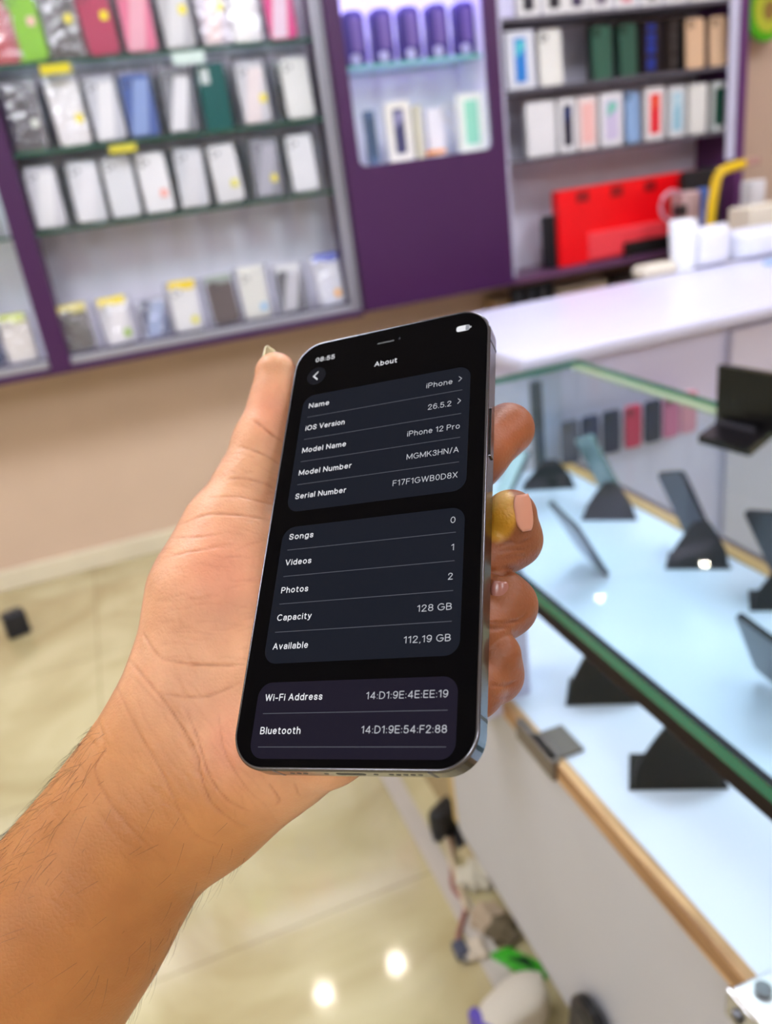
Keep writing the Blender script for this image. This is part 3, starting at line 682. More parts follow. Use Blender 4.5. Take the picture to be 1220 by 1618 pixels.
# row of small coloured cases added at the far end to stand in for a reflection in the glass
for i, (px, py, c, lab) in enumerate(((903, 706, (60, 66, 90), 'slate case at left of the small cases imitating a glass reflection'), (935, 690, (36, 44, 84), 'blue black small case imitating a glass reflection'), (968, 680, (30, 30, 66), 'dark indigo small case imitating a glass reflection'),
        (1002, 668, (196, 40, 84), 'crimson small case imitating a glass reflection'), (1033, 662, (34, 34, 60), 'near black small case imitating a reflection, right of the crimson one'), (1062, 652, (196, 110, 150), 'rose small case imitating a glass reflection'), (1090, 648, (206, 140, 165), 'light pink small case imitating a glass reflection'))):
    q = at(px, py, Y=1.50+0*i); q = at(px, py, Y=1.47)
    t = thing('reflection_case', lab, 'phone case', (q.x, 1.475, max(ZD+.0, q.z-.05)), group='small cases standing in for a glass reflection')
    t.location.z = ZD+.001
    bm = bmesh.new(); hh = .10; aslab(bm, rrect(.042, hh, .008, 4, 0, hh/2), -.004, .004, XZ, 0, .001); link('case', bm, pm(c, .4), t)
    bm = bmesh.new(); aslab(bm, rrect(.014, .016, .004, 4, -.009, hh-.014), .004, .006, XZ, 0, .0005); link('camera_island', bm, pm([v*.6 for v in c], .3), t)

# black card terminal / tray on the glass
lp = thing('small_laptop', 'small black laptop standing open on the glass top at the right edge', 'laptop', (.0, 0, ZG+.0005))
lx, ly = at(1100, 705, Z=ZG).x, at(1100, 705, Z=ZG).y
bl = at(1103, 700, Z=ZG); br_ = at(1185, 722, Z=ZG); rr_ = at(1255, 665, Z=ZG)
bm = bmesh.new(); c = [Vector((p.x, p.y, 0)) for p in (bl, br_, rr_, rr_+(bl-br_))]
def prism(bm, c, z0, z1):
    a = [bm.verts.new(p+Vector((0, 0, z0))) for p in c]; b = [bm.verts.new(p+Vector((0, 0, z1))) for p in c]
    bm.faces.new(a); bm.faces.new(b)
    for i in range(len(c)): bm.faces.new((a[i], a[(i+1) % len(c)], b[(i+1) % len(c)], b[i]))
prism(bm, c, 0, .012); link('keyboard_base', bm, pm((16, 14, 18), .22), lp)
d1 = (c[3]-c[2]); 
bm = bmesh.new(); e0, e1 = c[3], c[2]; ed = (e1-e0).normalized(); nn = Vector((-ed.y, ed.x, 0)); 
inn = (c[0]-c[3]).normalized()
m0 = c[0].lerp(c[3], .42); m1 = c[1].lerp(c[2], .42)
prism(bm, [m0+ed*-.005, m1+ed*.03, m1+ed*.03-inn*.012, m0-inn*.012], .012, .098)
link('screen_lid', bm, pm((6, 6, 8), .25), lp)
bm = bmesh.new(); prism(bm, [m0+inn*.012, m1+ed*-.02+inn*.012, m1+ed*-.02+inn*.008, m0+inn*.008], .012, .018); link('hinge_bar', bm, pm((60, 60, 68), .2), lp)

# ================================================================== FLOOR CLUTTER UNDER THE COUNTER
p = at(31, 1002, Z=0); t = thing('power_adapter', 'small black plug adapter standing on the floor at left', 'adapter', (p.x, p.y, 0), .3)
bm = bmesh.new(); abox(bm, -.036, .036, -.025, .025, 0, .085, .008, 3); link('body', bm, pm((18, 20, 30), .4), t)
bm = bmesh.new(); abox(bm, -.014, -.008, -.003, .003, .085, .1); abox(bm, .008, .014, -.003, .003, .085, .1); link('pins', bm, pm((160, 160, 160), .3, .9), t)
def cable(pts, r, col, lab):
    P = [Vector(q) for q in pts]; o = tube('cable', spline(P), r, pm(col, .5)); return tag(o, lab, 'cable')
def fz(px, py, z=0.004): q = at(px, py, Z=z); return (q.x, q.y, z)
cable([fz(706, 1240, .008), fz(712, 1270, .008), fz(704, 1300, .01), fz(714, 1345, .008), fz(716, 1400, .008), fz(735, 1430, .008), fz(724, 1480, .008), fz(729, 1495, .008)], .005, (150, 100, 90), 'reddish brown cable trailing on the floor beside the base')
cable([fz(722, 1230, .012), fz(728, 1270, .014), fz(722, 1310, .012), fz(730, 1340, .01)], .009, (24, 22, 26), 'thick black cable beside the brown cable')
cable([fz(700, 1240, .01), fz(698, 1280, .01), fz(706, 1330, .012), fz(720, 1380, .01), fz(740, 1440, .01)], .006, (196, 180, 150), 'cream cable tangled with the brown one')
q = fz(728, 1500, .012); t = thing('cable_plug', 'small grey blue plug at the end of the floor cable', 'plug', (q[0], q[1], 0))
bm = bmesh.new(); abox(bm, -.012, .012, -.016, .016, .001, .02, .005); link('body', bm, pm((70, 74, 92), .4), t); bm = bmesh.new(); abox(bm, -.004, .004, -.024, -.016, .006, .014); link('tip', bm, pm((150, 150, 155), .3, .8), t)
q = at(690, 1305, Z=0.02); t = thing('black_pouch', 'black crumpled pouch on the floor beside the cables', 'pouch', (q.x+.03, q.y, 0), .4)
bm = bag_bm(.1, .07, .05, 77); link('pouch', bm, pm((14, 14, 18), .5), t, True)
rnd = random.Random(5)
for i, (px, py, s, col, lab) in enumerate(((752, 1385, .035, (196, 190, 170), 'crumpled cream paper scrap nearest the cable knot'), (740, 1345, .022, (176, 160, 120), 'tan paper scrap under the base panel'), (770, 1450, .03, (176, 156, 130), 'light brown paper scrap halfway along the base'), (795, 1470, .03, (96, 84, 60), 'dark brown scrap in the shade of the base'), (752, 1500, .022, (206, 192, 170), 'beige scrap right of the plug'))):
    q = at(px, py, Z=.01); t = thing('paper_scrap', lab, 'paper scrap', (q.x, q.y, 0), rnd.uniform(0, 3))
    bm = bmesh.new(); bmesh.ops.create_icosphere(bm, subdivisions=3, radius=s)
    for v in bm.verts:
        v.co.z = max(-s*.35, v.co.z*.4); v.co *= 1+.25*math.sin(v.co.x*160+i)*math.cos(v.co.y*190)
    for v in bm.verts: v.co.z += s*.36
    link('scrap', bm, pm(col, .7), t)
q = at(822, 1520, Z=.01); t = thing('green_wrapper', 'bright green wrapper lying beside the counter base', 'wrapper', (q.x, q.y, 0), -.9)
bm = bmesh.new(); aslab(bm, [(-.05, -.01), (0, -.016), (.05, -.004), (.03, .012), (-.03, .014)], 0, .016, None, 0, .003)
link('wrapper', bm, pm((60, 170, 40), .35), t); bm = bmesh.new(); aslab(bm, [(-.02, -.008), (.03, -.006), (.01, .008)], .016, .019); link('printed_stripe', bm, pm((12, 50, 20), .4), t)
q = at(812, 1590, Z=.05); t = thing('paper_bag', 'cream paper bag with violet edge at the bottom beside the base', 'bag', (q.x, q.y, 0), .25)
link('bag', bag_bm(.12, .075, .07, 33), pm((208, 200, 184), .6), t, True)
bm = bmesh.new(); abox(bm, -.068, -.05, -.035, .03, .0, .07, .006); link('violet_edge', bm, pm((84, 64, 170), .5), t)
q = at(912, 1590, X=XG-.03); t = thing('black_holder', 'black rounded holder leaning against the base panel', 'holder', (XG-.022, q.y, q.z-.1))
bm = bmesh.new(); aslab(bm, rrect(.062, .20, .028, 6, 0, .02), -.008, .008, lambda a, b, c: (c, a-.15*b, b), 0, .003); link('shell', bm, pm((14, 15, 18), .3), t)
bm = bmesh.new(); aslab(bm, rrect(.04, .16, .018, 6, 0, .02), -.0095, -.0085, lambda a, b, c: (c, a-.15*b, b)); link('inner_face', bm, pm((34, 36, 42), .3), t)
t.location.z = .155

# ================================================================== THE PHONE IN THE HAND
RC = Matrix(((0.9178, 0.0804, -0.3889), (0.1117, 0.8874, 0.4472), (0.3811, -0.4539, 0.8055)))
TC = Vector((-.0047, -.0019, -.2406))
ph = thing('mobile_phone', 'black screened phone showing an About settings page, held in the hand', 'phone')
ph.matrix_world = Matrix.Translation(CAM + RM @ TC) @ (RM @ RC).to_4x4()
PW, PH_, PT, PR = .0715, .1467, .0074, .0105
STEEL = pm((92, 92, 98), .16, 1.0, var=.03); STEEL2 = pm((118, 118, 124), .2, 1.0, var=.03)
bm = bmesh.new(); aslab(bm, rrect(PW, PH_, PR, 14), -PT+.0004, -.0004, None, 0, .0003); fr = link('frame', bm, STEEL, ph)
bm = bmesh.new()
o_, i_ = rrect(PW-.0003, PH_-.0003, PR, 14), rrect(PW-.0017, PH_-.0017, PR-.0008, 14)
ro = [bm.verts.new((x, y, -.0005)) for x, y in o_]; rm_ = [bm.verts.new((x, y, -.00005)) for x, y in rrect(PW-.0009, PH_-.0009, PR-.0004, 14)]; ri = [bm.verts.new((x, y, -.0001)) for x, y in i_]
for a, b in ((ro, rm_), (rm_, ri)):
    for k in range(len(a)): bm.faces.new((a[k], a[(k+1) % len(a)], b[(k+1) % len(b)], b[k]))
rim = link('polished_rim', bm, STEEL2, ph, True)
BLKG = pm((3, 3, 5), .04, spec=.10, var=0, key='frontglass')
bm = bmesh.new(); aslab(bm, rrect(PW-.0017, PH_-.0017, PR-.0008, 14), -.0006, .0, None, 0, .00015); fg = link('front_glass', bm, BLKG, ph)
bm = bmesh.new(); aslab(bm, rrect(PW-.0016, PH_-.0016, PR-.0008, 14), -PT, -PT+.0005, None, 0, .0001); link('back_glass', bm, pm((60, 62, 66), .3), ph)
def screenmat(name, col, s=1.0, spec=.10):
    m, nt, out = newmat(name); b = nt.nodes.new('ShaderNodeBsdfPrincipled'); nt.links.new(b.outputs[0], out.inputs[0])
    b.inputs['Base Color'].default_value = (.004, .004, .006, 1); b.inputs['Roughness'].default_value = .04; b.inputs['Specular IOR Level'].default_value = spec
    b.inputs['Emission Color'].default_value = srgb(*col); b.inputs['Emission Strength'].default_value = s; return m
TXW = screenmat('screen_white', (240, 240, 245), .95); TXG = screenmat('screen_grey_text', (206, 208, 216), .9)
CARD = screenmat('screen_card', (17, 22, 31), 1); CARD_REFL = screenmat('screen_card_painted_reflection', (23, 19, 33), 1)  # violet of the lowest card is a purple reflection put into its colour
LINE = screenmat('screen_line', (92, 94, 104), 1); CIRC = screenmat('screen_button', (16, 17, 22), 1)
mm = .001
def card(y0, y1, mat, name='settings_card'):
    bm = bmesh.new(); vs = [bm.verts.new((x*mm, y*mm, .00002)) for x, y in rrect(59.6, y0-y1, 4.2, 8, 0, (y0+y1)/2)]; bm.faces.new(vs)
    return link(name, bm, mat, fg)
c1_ = card(50.3, 5.6, CARD); c2_ = card(.2, -43.7, CARD); c3_ = card(-49.2, -70.3, CARD_REFL)
# ---- hand drawn sans letter strokes (cap height 1) for the writing on the screen
def SP(*p): return [(v.x, v.y) for v in spline([(a, b, 0) for a, b in p], 6)]
def EL(cx, cy, rx, ry, a0=0, a1=360, n=22): return [(cx+rx*math.cos(math.radians(a0+(a1-a0)*i/n)), cy+ry*math.sin(math.radians(a0+(a1-a0)*i/n))) for i in range(n+1)]
XH = .70
arch = lambda x, w: SP((x, .40), (x+.04, .56), (x+w*.5, XH), (x+w*.93, .56), (x+w, .38))+[(x+w, 0)]
def sS(w, h): return SP(*[(a*w, b*h) for a, b in ((.96, .75), (.80, .94), (.5, 1), (.16, .92), (.06, .74), (.2, .58), (.78, .43), (.97, .25), (.82, .06), (.48, 0), (.14, .07), (0, .26))])
GL = {
 'N': (.60, [[(0, 0), (0, 1), (.6, 0), (.6, 1)]]), 'i': (0, [[(0, 0), (0, XH)], [(0, .92), (0, .95)]]), 'l': (0, [[(0, 0), (0, 1)]]), 'O': (.76, [EL(.38, .5, .38, .5)]),
 'S': (.54, [sS(.54, 1)]), 's': (.40, [sS(.40, XH)]), 'V': (.64, [[(0, 1), (.32, 0), (.64, 1)]]), 'v': (.44, [[(0, XH), (.22, 0), (.44, XH)]]),
 'e': (.46, [[(.01, .37), (.46, .37)]+EL(.23, .35, .23, .35, 3, 322)[0:]]), 'o': (.48, [EL(.24, .35, .24, .35)]), 'c': (.42, [EL(.23, .35, .23, .35, 42, 318)]),
 'a': (.42, [SP((.03, .54), (.12, .67), (.25, XH), (.38, .64), (.42, .48))+[(.42, 0)], SP((.42, .41), (.2, .37), (.03, .3), (0, .17), (.08, .03), (.24, .0), (.38, .1), (.42, .22))]),
 'r': (.24, [[(0, 0), (0, XH)], SP((0, .40), (.06, .6), (.16, .68), (.25, .69))]), 'n': (.42, [[(0, 0), (0, XH)], arch(0, .42)]), 'm': (.74, [[(0, 0), (0, XH)], arch(0, .37), arch(.37, .37)]),
 'h': (.42, [[(0, 0), (0, 1)], arch(0, .42)]), 'u': (.42, [[(0, XH)]+SP((0, .3), (.03, .1), (.2, 0), (.36, .1), (.42, .3)), [(.42, XH), (.42, 0)]]),
 'd': (.47, [EL(.235, .35, .235, .35), [(.47, 0), (.47, 1)]]), 'b': (.47, [EL(.235, .35, .235, .35), [(0, 0), (0, 1)]]), 'p': (.47, [EL(.235, .35, .235, .35), [(0, -.26), (0, XH)]]),
 'g': (.47, [EL(.235, .35, .235, .35), [(.47, XH)]+SP((.47, .05), (.43, -.17), (.25, -.27), (.04, -.18))]), 't': (.28, [[(.1, .9)]+SP((.1, .2), (.13, .04), (.28, .0)), [(0, XH), (.27, XH)]]),
 'y': (.44, [[(0, XH), (.23, .02)], [(.44, XH)]+SP((.22, 0), (.15, -.2), (.0, -.26))]), 'M': (.76, [[(0, 0), (0, 1), (.38, .12), (.76, 1), (.76, 0)]]),
 'A': (.66, [[(0, 0), (.33, 1), (.66, 0)], [(.1, .33), (.56, .33)]]), 'P': (.52, [[(0, 0), (0, 1), (.26, 1)]+EL(.26, .73, .26, .27, 90, -90, 12)+[(0, .46)]]),
 'C': (.68, [EL(.38, .5, .38, .5, 48, 312)]), 'G': (.72, [EL(.38, .5, .38, .5, 48, 345)+[(.74, .48), (.42, .48)]]), 'W': (.96, [[(0, 1), (.24, 0), (.48, 1), (.72, 0), (.96, 1)]]),
 'F': (.46, [[(0, 0), (0, 1), (.48, 1)], [(0, .51), (.43, .51)]]), 'E': (.48, [[(.5, 0), (0, 0), (0, 1), (.49, 1)], [(0, .51), (.45, .51)]]),
 'B': (.54, [[(.28, .52), (0, .52), (0, 1), (.26, 1)]+EL(.26, .76, .23, .24, 90, -90, 10), [(0, .52), (0, 0), (.28, 0)]+EL(.28, .26, .26, .26, -90, 90, 10)]),
 'D': (.62, [[(.2, 0), (0, 0), (0, 1), (.2, 1)]+EL(.2, .5, .42, .5, 90, -90, 16)]), 'K': (.58, [[(0, 0), (0, 1)], [(.55, 1), (0, .38)], [(.2, .6), (.6, 0)]]), 'H': (.58, [[(0, 0), (0, 1)], [(.58, 0), (.58, 1)], [(0, .52), (.58, .52)]]),
 'X': (.58, [[(0, 0), (.58, 1)], [(0, 1), (.58, 0)]]), '-': (.3, [[(0, .36), (.3, .36)]]), ':': (.04, [[(.02, .05), (.02, .07)], [(.02, .58), (.02, .60)]]), '.': (0, [[(0, .0), (0, .03)]]), ',': (.05, [[(.05, .03), (0, -.14)]]), '/': (.3, [[(0, -.08), (.3, 1.04)]]),
 '0': (.50, [EL(.25, .5, .25, .5)]), '1': (.22, [[(0, .80), (.22, 1), (.22, 0)]]), '2': (.50, [SP((.02, .72), (.08, .92), (.26, 1), (.44, .9), (.46, .70), (.34, .48))+[(0, .0), (.50, 0)]]),
 '3': (.50, [SP((.02, .78), (.1, .94), (.26, 1), (.43, .92), (.46, .75), (.36, .57), (.2, .53)), SP((.2, .53), (.4, .48), (.5, .28), (.42, .07), (.24, 0), (.07, .07), (0, .24))]),
 '4': (.56, [[(.42, 0), (.42, 1), (0, .25), (.56, .25)]]), '5': (.50, [[(.45, 1), (.08, 1), (.04, .52)]+SP((.04, .52), (.24, .63), (.42, .55), (.5, .32), (.42, .07), (.22, 0), (.06, .07), (0, .22))]),
 '6': (.50, [EL(.25, .31, .25, .31), SP((.0, .36), (.04, .72), (.18, .96), (.32, 1), (.46, .86))]), '7': (.48, [[(0, 1), (.48, 1), (.15, 0)]]),
 '8': (.50, [EL(.25, .76, .22, .24), EL(.25, .27, .25, .27)]), '9': (.50, [EL(.25, .69, .25, .31), SP((.5, .64), (.46, .28), (.32, .04), (.18, 0), (.04, .14))]), ' ': (.06, [])}
def text(s, x, y, wd, right, bold, parent=None, mat=None, hgt=2.0):
    hw = .072 if bold else .052; gap = .30 if bold else .26
    pen = 0; st = []
    for ch in s:
        w_, ss_ = GL[ch]
        for p in ss_: st.append([(pen+a, b) for a, b in p])
        pen += w_+gap+ (.0 if ch not in '1' else .03)
    tot = pen-gap; k = (wd-2*hw*hgt)/tot; x0 = (x-wd if right else x)+hw*hgt
    bm = bmesh.new()
    H_ = hw*hgt*mm
    for p in st:
        q = [Vector(((x0+a*k)*mm, (y-hgt/2+hw*hgt+b*(hgt-2*hw*hgt))*mm, .00004)) for a, b in p]
        for a, b in zip(q[:-1], q[1:]):
            d = b-a
            if d.length < 1e-9: continue
            d.normalize(); n_ = Vector((-d.y, d.x, 0))*H_
            bm.faces.new([bm.verts.new(v) for v in (a-n_, b-n_, b+n_, a+n_)])
        for i, v in enumerate(q):
            if len(q) > 6 and 0 < i < len(q)-1 and (q[i]-q[i-1]).normalized().dot((q[i+1]-q[i]).normalized()) > .95: nn_ = 6
            else: nn_ = 10
            bm.faces.new([bm.verts.new(v+Vector((math.cos(t_*2*math.pi/nn_), math.sin(t_*2*math.pi/nn_), 0))*H_) for t_ in range(nn_)])
    me = bpy.data.meshes.new('screen_text'); bm.to_mesh(me); bm.free(); me.materials.append(mat or TXW)
    t = bpy.data.objects.new('screen_text', me); C.objects.link(t); t.parent = parent or fg
    return t
LT = [("Name", 46.0, 7.7), ("iOS Version", 37.0, 14.5), ("Model Name", 28.3, 16.0), ("Model Number", 19.8, 18.9), ("Serial Number", 11.1, 18.0),
      ("Songs", -3.2, 8.5), ("Videos", -11.9, 9.0), ("Photos", -21.0, 9.2), ("Capacity", -29.7, 11.5), ("Available", -38.5, 11.6), ("Wi-Fi Address", -53.5, 18.2), ("Bluetooth", -62.7, 12.7)]
RT = [("iPhone", 45.4, 8.7, 23.9), ("26.5.2", 37.0, 7.7, 23.9), ("iPhone 12 Pro", 28.2, 17.1, 27), ("MGMK3HN/A", 19.8, 16.7, 27), ("F17F1GWB0D8X", 11.1, 20.6, 27),
      ("0", -3.7, 1.45, 27), ("1", -12.3, .85, 27), ("2", -21.1, 1.4, 27), ("128 GB", -29.9, 10.0, 27.1), ("112,19 GB", -38.7, 13.4, 27.2), ("14:D1:9E:4E:EE:19", -53.7, 23.1, 27.2), ("14:D1:9E:54:F2:88", -62.7, 23.7, 27.3)]
for s, y, wd in LT: text(s, -27.3, y, wd, False, True)
for s, y, wd, x in RT: text(s, x, y, wd, True, False, mat=TXG)
text("About", -4.1, 58.3, 8.1, False, True); text("08:55", -27.3, 65.3, 7.4, False, True, hgt=1.9)
def flat(name, pts, z, mat, parent=None):
    bm = bmesh.new(); bm.faces.new([bm.verts.new((x*mm, y*mm, z)) for x, y in pts]); return link(name, bm, mat, parent or fg)
for y in (41.4, 32.6, 24.0, 15.4, -7.7, -16.5, -25.4, -34.2, -58.0, -67.15):
    flat('divider_line', [(-27.3, y-.09), (27.3, y-.09), (27.3, y+.09), (-27.3, y+.09)], .00004, LINE)
flat('back_button', [(-26.1+3.6*math.cos(a*.2), 58.3+3.6*math.sin(a*.2)) for a in range(31)], .00002, CIRC)
def chevron(x, y, s, d, mat, wdt=.35):
    flat('chevron', [(x-d*s*.5, y+s), (x-d*s*.5+wdt*d*0, y+s+wdt), (x+d*s*.5+wdt*d, y), (x-d*s*.5, y-s-wdt), (x-d*s*.5-wdt*d*.4, y-s), (x+d*s*.5-wdt*d*.3, y)], .00005, mat)
chevron(-26.3, 58.3, 1.35, -1, TXW, .55); chevron(26.4, 45.8, .85, 1, TXG, .22); chevron(26.4, 37.4, .85, 1, TXG, .22)
flat('battery_icon', rrect(4.6, 2.3, .9, 5, 26.6, 65.9), .00002, TXW); flat('battery_icon', rrect(.35, .8, .15, 3, 29.2, 65.9), .00002, TXG)
flat('battery_icon', rrect(1.3, 2.1, .3, 3, 28.1, 65.9), .00005, screenmat('battery_grey', (150, 152, 160), 1))
flat('earpiece_slot', rrect(6.2, .55, .25, 4, -.8, 66.9), .00002, pm((50, 52, 56), .5)); flat('front_camera', rrect(.9, .9, .44, 5, 4.2, 67.2), .00002, pm((22, 22, 34), .2))
# side button, antenna bands, bottom ports
bm = bmesh.new(); abox(bm, PW/2-.0002, PW/2+.0005, .0175, .0345, -.0052, -.0022, .0002); link('side_button', bm, STEEL2, ph)
BAND = pm((38, 38, 42), .4)
for y in (.0595, -.0595):
    bm = bmesh.new(); abox(bm, PW/2-.001, PW/2+.00004, y-.0005, y+.0005, -.0070, -.0004); link('antenna_band', bm, BAND, ph)
bm = bmesh.new(); abox(bm, -.0222, -.0212, -PH_/2-.00004, -PH_/2+.001, -.0070, -.0004); link('antenna_band', bm, BAND, ph)
bm = bmesh.new(); abox(bm, .0225, .0235, -PH_/2-.00004, -PH_/2+.001, -.0070, -.0004); link('antenna_band', bm, BAND, ph)
DARK = pm((8, 8, 8), .6)
bm = bmesh.new(); aslab(bm, rrect(.0085, .0026, .0012, 4, 0, -.0037), -.00005, .0012, lambda a, b, c: (a, -PH_/2+c, b)); link('charging_port', bm, DARK, ph)
for x in (-.0175, -.0155, -.0135, .0115, .0135, .0155, .0175, .0195):
    bm = bmesh.new(); aslab(bm, rrect(.0014, .0014, .00069, 3, x, -.0037), -.00005, .001, lambda a, b, c: (a, -PH_/2+c, b)); link('speaker_hole', bm, DARK, ph)
for x in (-.0072, .0072):
    bm = bmesh.new(); aslab(bm, rrect(.0013, .0013, .00064, 3, x, -.0037), -.00005, .001, lambda a, b, c: (a, -PH_/2+c, b)); link('screw', bm, DARK, ph)

# ================================================================== THE HAND AND FOREARM
# distances in millimetres in a frame that starts at the eye: x right, y up, z towards the eye
def K(px, py, d): return np.array([(px-CXp)/FPX*d, -(py-CYp)/FPX*d, -d], float)
RCn = np.array(RC); TCn = np.array(TC)*1000
def behind(px, py, off):
    """point on the sight line that lies off mm behind the phone's back"""
    dr = np.array([(px-CXp)/FPX, -(py-CYp)/FPX, -1.0]); n = RCn[:, 2]; P0 = TCn - n*(7.4+off)
    return dr*((n@P0)/(n@dr))
def seg(P, a, b, ra, rb, squash=None):
    ab = b-a; t = np.clip(((P-a)@ab)/(ab@ab), 0, 1)
    return np.linalg.norm(P-(a+t[:, None]*ab), axis=1)-(ra+(rb-ra)*t)
def smin(a, b, k):
    h = np.clip(k-np.abs(a-b), 0, None)/k
    return np.minimum(a, b)-h*h*k*.25
def chain(P, pts, k=3):
    d = None
    for (a, ra), (b, rb) in zip(pts[:-1], pts[1:]):
        s = seg(P, a, b, ra, rb); d = s if d is None else smin(d, s, k)
    return d
thumb = [(K(436, 590, 291), 7.6), (K(438, 640, 290), 9.6), (K(421, 700, 287), 11.4), (K(398, 770, 282), 12.8), (K(360, 835, 275), 14.5), (K(343, 900, 269), 16.5)]
then = [(K(346, 900, 269), 16.5), (K(326, 948, 264), 18.4), (K(312, 1008, 262), 17.0), (K(284, 1100, 258), 15.8)]
then2 = [(K(415, 880, 276), 15), (K(395, 960, 272), 18), (K(360, 1050, 266), 17), (K(320, 1120, 262), 16)]
meta = [[(K(330, 1180, 262), 17), (behind(420, 1050, 14), 16), (behind(500, 880, 12.5), 12.5)],
        [(K(340, 1200, 262), 17), (behind(470, 1060, 14), 14), (behind(560, 920, 12.5), 12.5)],
        [(K(350, 1230, 260), 17), (behind(500, 1110, 14), 14), (behind(600, 980, 12), 12)],
        [(K(345, 1265, 256), 16), (K(436, 1200, 247), 13.5), (behind(530, 1160, 10), 10.5), (behind(610, 1060, 11), 11)]]
hypo = [(K(314, 1278, 256), 16.5), (K(380, 1222, 252), 15.5), (K(442, 1186, 246), 13.5), (behind(505, 1178, 8.5), 9.5)]
armL = [(K(284, 1100, 258), 15.8), (K(232, 1200, 257), 18.2), (K(186, 1282, 256), 19.8), (K(136, 1372, 255), 22.3), (K(80, 1472, 255), 26), (K(-40, 1640, 256), 30), (K(-190, 1900, 262), 33)]
armR = [(K(314, 1278, 256), 16.5), (K(250, 1330, 256), 17.5), (K(200, 1392, 256), 19.5), (K(142, 1460, 255), 23), (K(62, 1550, 255), 27), (K(-40, 1690, 257), 30), (K(-190, 1920, 262), 33)]
armM = [(K(a_[0], a_[1], a_[2]), a_[3]) for a_ in ((318, 1175, 258, 17), (235, 1260, 256, 19), (175, 1335, 255, 21), (120, 1415, 254, 25), (50, 1505, 254, 28), (-50, 1665, 256, 31), (-190, 1910, 262, 34))]
index_ = [(behind(500, 880, 12.5), 12.5), (behind(600, 860, 11), 9.5), (behind(690, 800, 9.5), 9), (behind(752, 722, 7.0), 8.7), (K(803, 678, 262), 8.6)]
middle = [(behind(560, 920, 12.5), 12.5), (behind(650, 950, 11), 9.5), (behind(735, 905, 9.5), 9), (K(811, 852, 248), 8.4), (K(807, 815, 242.5), 8.0)]
ring = [(behind(600, 980, 12), 12), (behind(680, 1040, 10.5), 9.2), (behind(752, 1000, 8.6), 8.2), (K(800, 957, 238), 8.6), (K(790, 942, 236), 8.0)]
pinky = [(behind(610, 1060, 11), 11), (behind(690, 1110, 9.5), 8.4), (behind(748, 1090, 7.6), 7.4), (K(783, 1066, 229), 7.4), (K(783, 1036, 226), 7.3)]
def phone_sdf(P):
    q = (P-TCn)@RCn
    r = 10.5; dx = np.abs(q[:, 0])-(35.75-r); dy = np.abs(q[:, 1])-(73.35-r)
    d2 = np.hypot(np.maximum(dx, 0), np.maximum(dy, 0))+np.minimum(np.maximum(dx, dy), 0)-r
    dz = np.abs(q[:, 2]+3.7)-3.7
    return np.minimum(np.maximum(d2, dz), 0)+np.hypot(np.maximum(d2, 0), np.maximum(dz, 0))
def hand_sdf(P):
    palm = chain(P, then, 6)
    palm = smin(palm, chain(P, then2, 6), 14)
    for m_ in meta: palm = smin(palm, chain(P, m_, 5), 12)
    palm = smin(palm, chain(P, hypo, 6), 12)
    arm = smin(chain(P, armL, 8), chain(P, armR, 8), 16); arm = smin(arm, chain(P, armM, 8), 10)
    # two tendons of the inner wrist
    palm = smin(palm, arm, 12)
    ten = seg(P, K(300, 1150, 246), K(205, 1330, 241), 3.2, 4.5); palm = smin(palm, ten, 9)
    th = smin(chain(P, thumb, 4), palm, 9)
    out = th
    for f_, kk in ((index_, 5), (middle, 3.2), (ring, 3.2), (pinky, 3.2)):
        # close knuckles keep a fold: small blend radius
        out = np.minimum(out, smin(chain(P, f_, kk), palm, 7))
    ps = phone_sdf(P)-.12
    return np.maximum(out, -ps)
